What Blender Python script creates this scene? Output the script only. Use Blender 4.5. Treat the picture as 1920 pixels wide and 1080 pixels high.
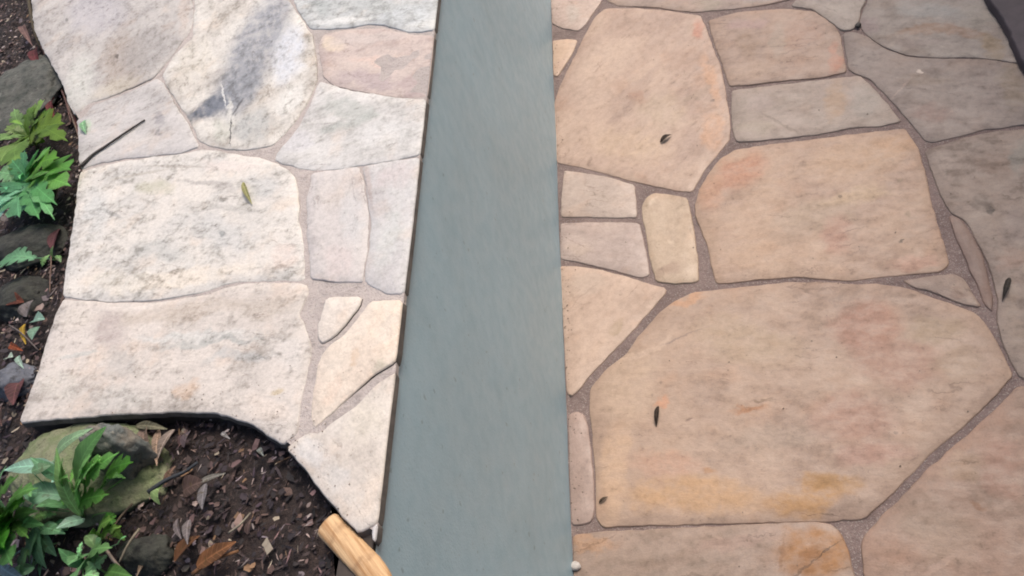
import bpy, bmesh, math, random
from mathutils import Vector, Matrix, noise
from mathutils.geometry import delaunay_2d_cdt

for o in list(bpy.data.objects):
    bpy.data.objects.remove(o)
SC = bpy.context.scene
COL = SC.collection

# ---------------------------------------------------------------- camera
cam_data = bpy.data.cameras.new('camera')
cam_data.sensor_width = 36.0
cam_data.lens = 28.125
cam_data.clip_start = 0.01
cam_data.clip_end = 500.0
cam = bpy.data.objects.new('camera', cam_data)
COL.objects.link(cam)
cam.matrix_world = Matrix.Translation((0, 0, 1.5)) @ Matrix([[0.941913, 0.200931, 0.269122], [0.007798, 0.788, -0.615625], [-0.335766, 0.581964, 0.740661]]).to_4x4()
SC.camera = cam

# ---------------------------------------------------------------- sky, sun, exposure
SUN_EL, SUN_AZ = 58.0, 34.0          # azimuth clockwise from +Y
world = bpy.data.worlds.new('World')
SC.world = world
world.use_nodes = True
wn = world.node_tree
sky = wn.nodes.new('ShaderNodeTexSky')
sky.sky_type = 'NISHITA'
sky.sun_disc = False
sky.sun_elevation = math.radians(SUN_EL)
sky.sun_rotation = math.radians(SUN_AZ)
sky.air_density = 1.0
sky.dust_density = 6.0
sky.ozone_density = 1.0
bgn = wn.nodes['Background']
bgn.inputs['Strength'].default_value = 0.12
wn.links.new(sky.outputs[0], bgn.inputs['Color'])
sun_data = bpy.data.lights.new('sun', 'SUN')
sun_data.energy = 1.5
sun_data.angle = math.radians(25)
sun_data.color = (1.0, 0.93, 0.84)
sun = bpy.data.objects.new('sun', sun_data)
COL.objects.link(sun)
a, e = math.radians(SUN_AZ), math.radians(SUN_EL)
to_sun = Vector((math.sin(a)*math.cos(e), math.cos(a)*math.cos(e), math.sin(e)))
sun.rotation_euler = to_sun.to_track_quat('Z', 'Y').to_euler()
vs = SC.view_settings
vs.view_transform = 'Standard'
vs.look = 'None'
vs.gamma = 1.0
vs.use_curve_mapping = False
vs.exposure = 0.6
SC.render.engine = 'CYCLES'
SC.cycles.filter_width = 1.9

WALL_X = -0.4188; WALL_TOP = 0.7782
# every stone: centre, outline, two stone colours, staining, grain direction, marks (x, y, r1, r2, turn, colour, strength); metres
COPING = [
  ((-1.2814, 1.6164), [(-0.7922, 1.0367), (-0.5368, 0.6189), (-0.3867, 0.3422), (-0.2867, 0.157), (-0.2008, 0.0334), (-0.1142, -0.0807), (-0.049, -0.1673), (-0.0026, -0.2454), (0.0343, -0.297), (0.052, -0.299), (0.0634, -0.2759), (0.1135, -0.2791), (0.1793, -0.2717), (0.2232, -0.2626), (0.232, -0.2452), (0.2519, -0.1868), (0.265, -0.1418), (0.2722, -0.1163), (0.2608, -0.0607), (0.233, 0.0163), (0.1512, 0.2217), (0.0369, 0.5034)], (196, 190, 184), (176, 170, 166), 0.35, -0.97, [(-1.1695, 1.4503, 0.1899, 0.0599, 2.053, (172, 158, 146), 0.8), (-1.1178, 1.4648, 0.1303, 0.0663, 2.136, (160, 154, 150), 0.7), (-1.3656, 1.7529, 0.2103, 0.0799, 2.301, (182, 178, 184), 0.6), (-1.2834, 1.444, 0.1425, 0.0445, 1.95, (206, 206, 198), 0.7), (-1.157, 1.3626, 0.0787, 0.0415, 3.017, (200, 190, 172), 0.6), (-1.2011, 1.4915, 0.0139, 0.0053, 2.083, (98, 84, 74), 0.9), (-1.4615, 1.7623, 0.0158, 0.005, 2.226, (120, 116, 112), 0.8), (-1.0535, 1.5931, 0.1162, 0.0193, 1.829, (204, 186, 172), 0.6)]),
  ((-1.0557, 1.2037), [(-0.1508, 0.0927), (-0.1429, 0.1237), (-0.0867, 0.1214), (-0.0272, 0.1328), (0.01, 0.1412), (0.0319, 0.1197), (0.0827, 0.04), (0.1352, -0.0358), (0.1824, -0.1126), (0.1957, -0.1302), (0.1593, -0.131), (0.0961, -0.1167), (0.03, -0.1002), (-0.0366, -0.0883), (-0.0807, -0.089), (-0.0986, -0.0619), (-0.133, 0.0122), (-0.1672, 0.0824)], (200, 195, 192), (186, 181, 178), 0.3, 0.07, [(-0.9853, 1.1979, 0.0312, 0.0097, 2.172, (150, 146, 148), 0.8), (-0.9675, 1.1633, 0.038, 0.0063, 1.803, (165, 160, 160), 0.7), (-1.0192, 1.1527, 0.0686, 0.0252, 2.798, (208, 202, 196), 0.6), (-1.1873, 1.2508, 0.0366, 0.0119, 2.074, (178, 196, 176), 0.7)]),
  ((-0.8555, 1.3451), [(-0.2989, 0.7168), (-0.231, 0.4678), (-0.1756, 0.2786), (-0.1512, 0.1835), (-0.1337, 0.1164), (-0.1505, 0.096), (-0.1684, 0.0672), (-0.1739, 0.0068), (-0.1546, -0.0276), (-0.1089, -0.0968), (-0.076, -0.142), (-0.0419, -0.1937), (-0.0063, -0.254), (0.0236, -0.2791), (0.0693, -0.3041), (0.1168, -0.3214), (0.1602, -0.3267), (0.1807, -0.3008), (0.2001, -0.2669), (0.2126, -0.222), (0.2177, -0.1796), (0.203, -0.1109), (0.1822, -0.035), (0.1595, 0.0107), (0.1269, 0.0723), (0.0922, 0.1377), (0.0143, 0.3262), (-0.0886, 0.5815)], (222, 217, 208), (196, 188, 178), 0.45, -1.18, [(-0.805, 1.3554, 0.2363, 0.0845, 1.478, (158, 160, 166), 0.9), (-0.809, 1.2154, 0.0944, 0.0574, -1.387, (142, 145, 152), 0.95), (-0.8766, 1.181, 0.0491, 0.0372, -2.818, (108, 114, 126), 1), (-0.8571, 1.1963, 0.0387, 0.034, 1.6, (112, 118, 130), 1), (-0.8184, 1.1532, 0.0576, 0.007, 1.848, (212, 210, 204), 0.8), (-0.7546, 1.0888, 0.0651, 0.0459, 2.353, (176, 178, 176), 0.75), (-0.8186, 1.0991, 0.0466, 0.0208, 2.13, (196, 196, 184), 0.7), (-0.7187, 1.2809, 0.1124, 0.0407, 1.707, (212, 216, 224), 0.8), (-0.7969, 1.0894, 0.0524, 0.0016, 1.805, (90, 86, 88), 0.95), (-0.8001, 1.1578, 0.0248, 0.0032, 1.298, (92, 90, 94), 0.9), (-0.6807, 1.1241, 0.0679, 0.0352, 1.474, (224, 221, 214), 0.8), (-0.9598, 1.3562, 0.1095, 0.0535, 1.893, (214, 206, 192), 0.6), (-0.847, 1.2156, 0.0555, 0.0022, 1.944, (226, 224, 220), 0.8)]),
  ((-0.5712, 1.3794), [(-0.2097, 0.4422), (-0.1956, 0.2489), (-0.1708, 0.0922), (-0.1491, 0.0393), (-0.1184, -0.0196), (-0.1071, -0.0358), (-0.0622, -0.0595), (-0.0142, -0.0763), (0.0202, -0.0831), (0.0531, -0.1011), (0.0795, -0.1257), (0.1084, -0.1512), (0.1353, -0.1627), (0.1576, -0.1723), (0.1576, -0.0829), (0.1576, 0.0437), (0.1576, 0.2038)], (214, 215, 211), (190, 193, 192), 0.4, -0.57, [(-0.6719, 1.4069, 0.0514, 0.0175, 2.11, (170, 176, 174), 0.8), (-0.5587, 1.3538, 0.13, 0.0209, 2.576, (182, 186, 184), 0.7), (-0.6131, 1.3358, 0.0918, 0.0117, 2.725, (226, 226, 222), 0.8), (-0.4731, 1.279, 0.0651, 0.0283, 2.701, (208, 214, 216), 0.6)]),
  ((-0.5392, 1.1885), [(-0.1131, 0.0947), (-0.1083, 0.1194), (-0.068, 0.11), (-0.021, 0.0938), (0.0255, 0.0711), (0.0547, 0.047), (0.0831, 0.0238), (0.1256, 0.0028), (0.1256, -0.1606), (0.0998, -0.1525), (0.0484, -0.123), (-0.0173, -0.0813), (-0.0582, -0.0523), (-0.079, -0.024), (-0.0972, 0.0305)], (206, 188, 178), (192, 172, 164), 0.12, -0.6, [(-0.6252, 1.2704, 0.047, 0.0177, 2.442, (224, 204, 180), 0.85), (-0.5236, 1.168, 0.072, 0.0127, 2.574, (218, 190, 176), 0.7), (-0.5273, 1.1178, 0.0963, 0.0202, 2.564, (184, 166, 164), 0.85), (-0.4424, 1.0673, 0.0559, 0.0233, 2.284, (182, 162, 158), 0.8), (-0.5447, 1.2484, 0.1142, 0.0174, 2.808, (206, 192, 184), 0.6), (-0.4897, 1.1423, 0.0165, 0.009, 2.464, (216, 208, 200), 0.7)]),
  ((-0.5698, 1.0098), [(-0.0575, 0.1451), (-0.0297, 0.12), (0.0146, 0.0883), (0.0749, 0.0492), (0.1262, 0.0199), (0.1562, 0.0085), (0.1562, -0.119), (0.126, -0.1148), (0.0802, -0.108), (0.0238, -0.1001), (-0.0262, -0.0852), (-0.0529, -0.0722), (-0.0868, -0.0517), (-0.1103, -0.032), (-0.1073, -0.0177), (-0.0898, 0.0113), (-0.0739, 0.0403), (-0.063, 0.0876), (-0.0613, 0.1304)], (216, 213, 209), (202, 199, 195), 0.25, -0.03, [(-0.5586, 1.0534, 0.0749, 0.0275, 2.473, (184, 186, 180), 0.8), (-0.5619, 1.0105, 0.0511, 0.0142, 3.057, (172, 176, 170), 0.7), (-0.5147, 1.0225, 0.0233, 0.0147, 3.091, (184, 188, 182), 0.7), (-0.4787, 0.9634, 0.0631, 0.0331, 2.789, (218, 217, 214), 0.6), (-0.641, 1.005, 0.0343, 0.0266, 2.177, (206, 204, 208), 0.5)]),
  ((-0.8204, 0.8842), [(-0.3176, 0.2195), (-0.2658, 0.216), (-0.201, 0.2077), (-0.1359, 0.1931), (-0.0671, 0.1783), (-0.0338, 0.1774), (-0.0004, 0.1626), (0.0508, 0.1346), (0.0999, 0.1079), (0.1361, 0.0849), (0.1672, 0.0578), (0.1887, 0.0297), (0.2002, -0.0036), (0.2095, -0.0407), (0.2112, -0.0634), (0.2248, -0.0996), (0.235, -0.1335), (0.242, -0.1653), (0.2482, -0.1882), (0.2223, -0.1834), (0.1754, -0.1701), (0.1371, -0.1611), (0.1007, -0.1627), (0.0641, -0.1653), (0.0154, -0.1621), (-0.036, -0.1543), (-0.1131, -0.1373), (-0.1739, -0.117), (-0.2141, -0.1016), (-0.2352, -0.0366), (-0.2546, 0.0285), (-0.2754, 0.0982), (-0.2966, 0.1587), (-0.3077, 0.1903)], (220, 213, 204), (206, 202, 196), 0.6, -0.41, [(-0.9276, 0.994, 0.0556, 0.0197, 2.632, (190, 186, 164), 0.75), (-0.8071, 0.9605, 0.0947, 0.009, 2.72, (184, 178, 172), 0.8), (-0.7339, 0.882, 0.0888, 0.0091, 2.799, (186, 182, 176), 0.7), (-0.8601, 0.8279, 0.082, 0.023, 2.689, (186, 186, 182), 0.7), (-0.7639, 0.8452, 0.1141, 0.0293, 2.533, (196, 196, 194), 0.6), (-0.6923, 0.9162, 0.0481, 0.0263, 2.43, (196, 196, 194), 0.7), (-1.044, 0.9663, 0.0948, 0.0283, 2.062, (206, 207, 205), 0.6), (-0.7861, 0.754, 0.1437, 0.021, 3.053, (226, 214, 198), 0.75), (-0.6172, 0.7494, 0.036, 0.024, 2.356, (224, 206, 194), 0.7), (-0.928, 0.7858, 0.0909, 0.0256, 2.751, (222, 214, 200), 0.6), (-0.7737, 0.994, 0.0832, 0.0132, 2.68, (224, 212, 204), 0.7), (-1.0042, 0.954, 0.035, 0.0045, 2.557, (150, 150, 148), 0.6), (-0.7453, 0.8318, 0.0112, 0.0052, 2.311, (142, 146, 146), 0.7), (-0.8955, 1.0338, 0.0916, 0.0039, 2.799, (176, 168, 158), 0.7), (-0.9793, 1.0422, 0.0789, 0.0046, 3.007, (186, 178, 166), 0.7)]),
  ((-0.5374, 0.7883), [(-0.0624, 0.1256), (-0.0271, 0.1195), (0.0205, 0.1124), (0.0336, 0.0711), (0.0447, 0.0288), (0.0534, -0.016), (0.0586, -0.0676), (0.0567, -0.0958), (0.0621, -0.1232), (0.0281, -0.1125), (-0.0028, -0.1007), (-0.021, -0.0931), (-0.0312, -0.0523), (-0.043, -0.0082), (-0.0506, 0.0369), (-0.0592, 0.0732), (-0.06, 0.1023)], (206, 199, 195), (198, 190, 187), 0.12, -1.28, [(-0.5468, 0.8566, 0.0529, 0.0351, 2.124, (208, 198, 190), 0.5), (-0.5115, 0.8016, 0.0739, 0.0182, 1.776, (202, 201, 200), 0.6), (-0.5236, 0.7138, 0.0427, 0.0215, 2.29, (206, 192, 188), 0.6)]),
  ((-0.4558, 0.755), [(-0.0497, 0.143), (-0.0146, 0.1377), (0.0422, 0.1296), (0.0422, 0.0168), (0.0422, -0.0706), (0.0422, -0.1249), (0.0235, -0.1188), (0.0024, -0.1054), (-0.0129, -0.0906), (-0.0164, -0.0647), (-0.0149, -0.0268), (-0.0194, 0.0146), (-0.0287, 0.0595), (-0.0386, 0.1013)], (204, 202, 200), (198, 193, 192), 0.15, -1.32, [(-0.4487, 0.8577, 0.0388, 0.0264, 2.459, (204, 192, 190), 0.6), (-0.4933, 0.8615, 0.0624, 0.0059, 1.802, (196, 180, 172), 0.7), (-0.4429, 0.73, 0.0681, 0.0214, 1.488, (204, 207, 203), 0.5), (-0.4803, 0.7508, 0.0195, 0.0047, 1.693, (218, 218, 206), 0.7)]),
  ((-0.7115, 0.5987), [(-0.32, 0.1724), (-0.2665, 0.1549), (-0.2075, 0.1374), (-0.1418, 0.1223), (-0.0806, 0.1133), (-0.0328, 0.1113), (-0.0012, 0.1141), (0.0355, 0.1136), (0.0781, 0.1036), (0.1198, 0.0919), (0.1425, 0.0851), (0.149, 0.0732), (0.1457, 0.0511), (0.1394, 0.0329), (0.1522, 0.0175), (0.1632, -0.0056), (0.1722, -0.0325), (0.1716, -0.0582), (0.1708, -0.0815), (0.1711, -0.1104), (0.1734, -0.1328), (0.1738, -0.1458), (0.1667, -0.1545), (0.1605, -0.1598), (0.1381, -0.1426), (0.1154, -0.1263), (0.0887, -0.1127), (0.0618, -0.1011), (0.0397, -0.094), (0.0, -0.0852), (-0.0444, -0.0788), (-0.1084, -0.0705), (-0.1945, -0.06), (-0.2943, -0.0508), (-0.2985, -0.0017), (-0.3052, 0.0506), (-0.3161, 0.1119), (-0.3191, 0.1487)], (213, 203, 194), (201, 192, 184), 0.4, -0.23, [(-0.7846, 0.6886, 0.1854, 0.0213, 3.051, (190, 176, 162), 0.7), (-0.6236, 0.6593, 0.0703, 0.0248, 2.95, (188, 176, 164), 0.7), (-0.9029, 0.6823, 0.0604, 0.0279, 2.364, (186, 172, 166), 0.8), (-0.858, 0.6162, 0.0484, 0.0236, 2.445, (184, 178, 172), 0.7), (-0.7406, 0.6362, 0.1188, 0.0093, 2.988, (206, 206, 202), 0.7), (-0.6998, 0.6182, 0.1092, 0.0077, 3.008, (176, 178, 174), 0.75), (-0.6475, 0.5826, 0.0674, 0.0115, 3.024, (186, 186, 184), 0.7), (-0.7221, 0.5476, 0.0221, 0.0135, 2.819, (204, 178, 156), 0.8), (-0.5751, 0.5153, 0.0116, 0.0049, -3.065, (196, 176, 140), 0.7), (-0.9624, 0.6013, 0.0688, 0.022, 2.637, (208, 202, 192), 0.6), (-0.8297, 0.554, 0.0636, 0.0204, 2.848, (198, 194, 188), 0.6), (-0.5864, 0.4968, 0.0478, 0.0188, 2.551, (222, 208, 196), 0.7), (-0.58, 0.5749, 0.04, 0.024, 2.356, (212, 206, 200), 0.6), (-0.8246, 0.723, 0.1682, 0.0074, 2.991, (206, 192, 182), 0.6), (-0.9489, 0.6492, 0.0459, 0.005, 3.109, (186, 188, 184), 0.6), (-0.9851, 0.7211, 0.0533, 0.0211, 2.783, (214, 204, 192), 0.6)]),
  ((-0.5086, 0.6131), [(-0.0175, 0.0359), (0.0044, 0.0305), (0.0334, 0.0233), (0.032, 0.0105), (0.0188, -0.0113), (0.0019, -0.0276), (-0.0129, -0.0368), (-0.0189, -0.0296), (-0.021, -0.0089), (-0.0203, 0.0144)], (228, 217, 203), (222, 210, 198), 0.05, -1.02, []),
  ((-0.4739, 0.5388), [(0.0141, 0.0877), (0.0603, 0.0779), (0.0603, 0.0406), (0.0603, -0.0056), (0.0603, -0.0129), (0.0339, -0.0248), (0.0106, -0.0441), (-0.0162, -0.067), (-0.0278, -0.0757), (-0.0366, -0.0834), (-0.0435, -0.0657), (-0.0453, -0.0357), (-0.0456, -0.0087), (-0.0437, 0.0195), (-0.0336, 0.0279), (-0.0162, 0.0396), (0.0004, 0.0575), (0.0082, 0.0735)], (226, 211, 194), (222, 204, 186), 0.05, -1.01, [(-0.4493, 0.5874, 0.0271, 0.0156, 1.66, (230, 208, 186), 0.5), (-0.4658, 0.5425, 0.0155, 0.0083, 1.48, (214, 186, 158), 0.8), (-0.4967, 0.5026, 0.0249, 0.0118, 1.407, (224, 200, 180), 0.7), (-0.4308, 0.5274, 0.0105, 0.008, 2.033, (200, 190, 170), 0.7)]),
  ((-0.4622, 0.4149), [(0.0486, 0.0953), (0.0486, 0.05), (0.0486, -0.0191), (0.0486, -0.0818), (0.0486, -0.09), (0.0296, -0.0968), (0.0237, -0.0908), (0.0056, -0.0737), (-0.0184, -0.0489), (-0.0443, -0.0195), (-0.0665, 0.0039), (-0.0793, 0.0169), (-0.0697, 0.0237), (-0.0572, 0.03), (-0.0371, 0.0266), (-0.0158, 0.044), (0.0092, 0.0574), (0.0288, 0.0814), (0.0486, 0.0913)], (214, 205, 195), (208, 197, 186), 0.1, -0.97, [(-0.511, 0.4194, 0.0394, 0.0158, 2.463, (206, 204, 202), 0.6), (-0.4456, 0.4497, 0.0448, 0.0309, 1.352, (214, 204, 188), 0.6), (-0.4261, 0.3553, 0.03, 0.0156, 1.222, (220, 204, 188), 0.7), (-0.4695, 0.3802, 0.0241, 0.0159, 2.297, (202, 198, 194), 0.6)]),
  ((-0.4136, 0.3134), [(0.0, 0.0103), (0.0, -0.0115), (0.0, -0.0049), (0.0, 0.0006), (0.0, 0.0055)], (206, 202, 200), (196, 192, 192), 0.1, -0.13, []),
]
PAVERS = [  # stone colours carry some of the shade deepening to the right
  ((-0.3151, 2.4968), [(-0.0906, 0.5882), (-0.0942, 0.2395), (-0.0947, -0.0339), (-0.0941, -0.1655), (-0.0623, -0.2083), (-0.0098, -0.2487), (0.0091, -0.2286), (0.0327, -0.1869), (0.0624, -0.1412), (0.0798, -0.0944), (0.1079, 0.0529), (0.1535, 0.4268)], (204, 192, 185), (192, 180, 174), 0.15, -0.88, [(-0.3387, 2.3476, 0.0733, 0.0283, 1.652, (196, 194, 190), 0.6)]),
  ((-0.3808, 2.1409), [(-0.0291, 0.0929), (0.0101, 0.0771), (0.0449, 0.0576), (0.0305, 0.008), (-0.0013, -0.0515), (-0.0252, -0.0971), (-0.0301, -0.087)], (208, 190, 172), (202, 182, 168), 0.05, -0.43, []),
  ((-0.1439, 1.8421), [(-0.269, 0.0716), (-0.2521, 0.135), (-0.2221, 0.2133), (-0.1918, 0.2807), (-0.17, 0.3375), (-0.144, 0.3995), (-0.1162, 0.4506), (-0.0881, 0.4723), (-0.0118, 0.4361), (0.1002, 0.3641), (0.1897, 0.296), (0.1987, 0.2232), (0.2039, 0.1292), (0.2109, 0.0634), (0.2107, 0.0029), (0.2106, -0.0556), (0.2058, -0.1326), (0.1998, -0.2164), (0.1904, -0.2585), (0.1579, -0.2933), (0.1175, -0.3385), (0.0918, -0.3782), (0.0775, -0.4057), (0.043, -0.3906), (-0.0147, -0.3522), (-0.0613, -0.3228), (-0.1297, -0.2713), (-0.2015, -0.2194), (-0.2679, -0.179), (-0.2693, -0.0599)], (198, 182, 169), (184, 167, 156), 0.2, 0.87, [(-0.2601, 2.0138, 0.2002, 0.0971, 1.289, (204, 190, 178), 0.6), (-0.1687, 1.8451, 0.0348, 0.028, 1.566, (170, 142, 126), 0.8), (-0.2275, 1.7913, 0.0853, 0.0171, -2.404, (172, 156, 146), 0.7), (-0.1717, 1.8996, 0.1334, 0.024, -2.479, (176, 160, 150), 0.6), (-0.0246, 1.9595, 0.0853, 0.0612, 2.19, (186, 166, 152), 0.6), (0.0445, 2.0704, 0.0536, 0.0258, 1.625, (196, 150, 132), 0.75), (0.0414, 1.8323, 0.1358, 0.0198, 1.574, (208, 176, 150), 0.7), (0.0124, 1.6318, 0.0811, 0.0317, 1.529, (210, 178, 152), 0.7), (-0.1079, 1.7667, 0.1029, 0.0746, 2.16, (200, 188, 172), 0.6), (-0.2076, 1.6608, 0.1417, 0.0723, 2.591, (206, 190, 170), 0.6), (-0.3224, 1.6273, 0.0242, 0.0086, 1.497, (150, 132, 118), 0.6), (-0.0164, 1.7867, 0.0616, 0.0166, -2.443, (170, 156, 142), 0.6), (0.026, 1.7555, 0.0114, 0.0073, 1.558, (128, 112, 100), 0.8), (-0.0462, 2.1846, 0.1669, 0.03, 2.589, (180, 164, 154), 0.6)]),
  ((0.224, 1.8938), [(-0.1513, 0.2087), (-0.0733, 0.2076), (0.0548, 0.161), (0.1246, 0.1094), (0.1571, 0.0319), (0.163, -0.0202), (0.1527, -0.0937), (0.1435, -0.1669), (0.0864, -0.162), (-0.0032, -0.1366), (-0.0834, -0.1181), (-0.1381, -0.1039), (-0.1403, -0.0442), (-0.1427, 0.0175), (-0.1501, 0.1096)], (178, 161, 148), (166, 150, 139), 0.2, -0.22, [(0.3573, 1.7858, 0.0695, 0.0181, 1.393, (186, 146, 128), 0.8), (0.161, 1.9367, 0.075, 0.0383, 1.545, (160, 142, 126), 0.7), (0.2325, 1.9279, 0.0842, 0.0209, 1.34, (172, 164, 154), 0.6), (0.3111, 1.9275, 0.0714, 0.0558, 1.865, (176, 152, 138), 0.6), (0.1636, 1.8261, 0.0877, 0.0409, 2.918, (182, 166, 152), 0.6), (0.1716, 2.0424, 0.0739, 0.0292, 2.88, (176, 156, 156), 0.6)]),
  ((0.2572, 1.6164), [(-0.1693, 0.1497), (-0.0803, 0.128), (0.0243, 0.1057), (0.1117, 0.0834), (0.1366, 0.0791), (0.1571, 0.0083), (0.172, -0.0673), (0.1821, -0.1106), (0.1391, -0.1095), (0.0703, -0.0908), (0.0086, -0.087), (-0.0655, -0.0749), (-0.1283, -0.0615), (-0.1895, -0.0448), (-0.1897, 0.0049), (-0.1794, 0.0867)], (174, 166, 160), (166, 159, 152), 0.15, -0.17, [(0.3195, 1.6263, 0.0873, 0.0278, 1.249, (182, 164, 144), 0.75), (0.1769, 1.5999, 0.078, 0.0049, 2.162, (146, 138, 130), 0.7), (0.3831, 1.6003, 0.0777, 0.0392, 1.423, (168, 168, 164), 0.6), (0.154, 1.694, 0.0513, 0.04, 2.616, (176, 168, 166), 0.5), (0.1236, 1.5998, 0.0678, 0.0312, 2.603, (176, 172, 160), 0.5)]),
  ((0.0626, 2.3315), [(-0.1955, 0.5731), (-0.2518, 0.2079), (-0.2825, 0.0316), (-0.25, -0.0129), (-0.1478, -0.0719), (-0.0287, -0.1621), (0.0922, -0.2046), (0.1656, -0.2261), (0.2421, -0.2361), (0.2892, -0.1002), (0.3671, 0.2012)], (176, 162, 152), (164, 153, 147), 0.2, -0.37, [(0.085, 2.1885, 0.0668, 0.0355, 2.451, (164, 160, 148), 0.6), (0.2196, 2.1432, 0.0605, 0.0262, 2.801, (160, 160, 160), 0.6)]),
  ((0.4276, 2.0831), [(0.0165, 0.4401), (-0.0621, 0.1404), (-0.1069, -0.0043), (-0.1234, -0.02), (-0.0749, -0.061), (-0.0377, -0.1492), (-0.0263, -0.1896), (-0.0032, -0.196), (0.0129, -0.1744), (0.0334, -0.1245), (0.0586, -0.0783), (0.1201, 0.0932), (0.1935, 0.323)], (170, 167, 162), (162, 157, 153), 0.15, -0.97, [(0.3823, 1.9938, 0.0527, 0.041, 1.945, (176, 172, 166), 0.5)]),
  ((0.6281, 1.8518), [(0.006, 0.5458), (-0.0678, 0.3172), (-0.1349, 0.1363), (-0.1625, 0.0867), (-0.18, 0.0433), (-0.1754, 0.0021), (-0.1519, -0.061), (-0.1097, -0.1192), (-0.0573, -0.1543), (0.0283, -0.1913), (0.0939, -0.2401), (0.1797, -0.283), (0.2702, -0.3277), (0.4614, 0.2447)], (156, 153, 149), (146, 141, 137), 0.25, -0.58, [(0.6091, 1.8728, 0.0987, 0.034, 2.467, (152, 158, 160), 0.7), (0.5893, 1.804, 0.0857, 0.0209, 2.862, (150, 130, 114), 0.8), (0.6638, 1.7608, 0.0681, 0.0173, 2.192, (146, 124, 108), 0.7), (0.6943, 1.6861, 0.0695, 0.0318, 1.572, (150, 136, 112), 0.7), (0.5648, 1.7628, 0.0934, 0.0162, 2.593, (144, 136, 134), 0.6), (0.7027, 1.8061, 0.0633, 0.0531, 1.503, (158, 158, 152), 0.6), (0.4662, 1.8812, 0.0368, 0.0225, 1.58, (150, 138, 140), 0.6)]),
  ((0.555, 1.5914), [(-0.1519, 0.2866), (-0.1319, 0.2793), (-0.1066, 0.2455), (-0.0788, 0.1742), (-0.0404, 0.1273), (0.0233, 0.0896), (0.1075, 0.0514), (0.1812, -0.0046), (0.2546, -0.0474), (0.3354, -0.0872), (0.2819, -0.2216), (0.1959, -0.2055), (0.1183, -0.186), (0.0773, -0.1793), (0.0356, -0.1724), (-0.0209, -0.1747), (-0.0665, -0.176), (-0.079, -0.1677), (-0.085, -0.1281), (-0.0976, -0.0674), (-0.1132, 0.0053), (-0.1367, 0.0891), (-0.1655, 0.1236), (-0.1727, 0.1424), (-0.165, 0.2026)], (152, 145, 141), (142, 134, 130), 0.25, -0.51, [(0.4923, 1.6378, 0.0246, 0.0102, 0.48, (122, 112, 104), 0.7), (0.503, 1.76, 0.0112, 0.0085, 1.733, (118, 110, 98), 0.8), (0.5161, 1.6614, 0.0098, 0.0083, 0.932, (206, 202, 196), 0.85), (0.5464, 1.5022, 0.0101, 0.0071, 0.994, (178, 166, 160), 0.8), (0.557, 1.569, 0.0975, 0.0689, 2.394, (150, 144, 140), 0.6), (0.5037, 1.5076, 0.0539, 0.0378, 2.704, (150, 132, 126), 0.6), (0.4218, 1.7565, 0.0614, 0.038, 1.277, (154, 150, 148), 0.6), (0.4736, 1.6144, 0.0505, 0.0033, -2.39, (170, 158, 152), 0.6), (0.6895, 1.5329, 0.0949, 0.0279, 1.255, (146, 136, 120), 0.6), (0.5251, 1.6237, 0.0703, 0.0242, 2.567, (148, 138, 128), 0.6)]),
  ((0.1946, 1.2825), [(-0.2561, 0.1005), (-0.2368, 0.1554), (-0.2031, 0.2051), (-0.1712, 0.239), (-0.135, 0.2558), (-0.0575, 0.2454), (0.0416, 0.2266), (0.1374, 0.2102), (0.2068, 0.1974), (0.2474, 0.1896), (0.2523, 0.1484), (0.2528, 0.1009), (0.2449, 0.0335), (0.2329, -0.0539), (0.2266, -0.1228), (0.2218, -0.1845), (0.2173, -0.2167), (0.2021, -0.2269), (0.1593, -0.2226), (0.0991, -0.2138), (0.0363, -0.209), (-0.0246, -0.1886), (-0.0873, -0.1661), (-0.1546, -0.1561), (-0.2128, -0.1517), (-0.2418, -0.1457), (-0.2435, -0.0995), (-0.2439, -0.034), (-0.2516, 0.0192), (-0.2583, 0.0651)], (192, 173, 155), (181, 162, 147), 0.25, -0.05, [(0.0606, 1.4638, 0.0737, 0.062, -2.752, (190, 148, 124), 0.75), (-0.0127, 1.4132, 0.0713, 0.0352, 1.448, (196, 160, 136), 0.6), (0.3128, 1.4132, 0.1378, 0.063, 2.968, (196, 174, 150), 0.6), (0.2852, 1.2988, 0.1007, 0.0298, 3.099, (202, 186, 162), 0.7), (0.1948, 1.2598, 0.1095, 0.0565, 2.968, (178, 166, 150), 0.6), (0.1298, 1.2298, 0.0766, 0.0293, -2.987, (172, 156, 140), 0.6), (0.2278, 1.2011, 0.0664, 0.0424, 1.422, (188, 152, 138), 0.5), (0.3475, 1.1506, 0.0087, 0.0034, -2.939, (104, 92, 80), 0.8), (0.4025, 1.3114, 0.0096, 0.0076, 0.731, (150, 138, 118), 0.6), (0.3816, 1.2236, 0.0095, 0.0072, -3.017, (150, 138, 116), 0.6), (0.3615, 1.0868, 0.0516, 0.0201, 3.066, (198, 166, 150), 0.6), (0.0508, 1.1877, 0.0759, 0.0487, 2.664, (192, 172, 152), 0.6), (0.4124, 1.4325, 0.0634, 0.0394, 2.771, (200, 172, 142), 0.6), (0.2091, 1.4405, 0.0244, 0.011, -2.924, (150, 132, 116), 0.5), (0.2593, 1.3123, 0.0066, 0.005, 1.432, (120, 106, 92), 0.6)]),
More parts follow.
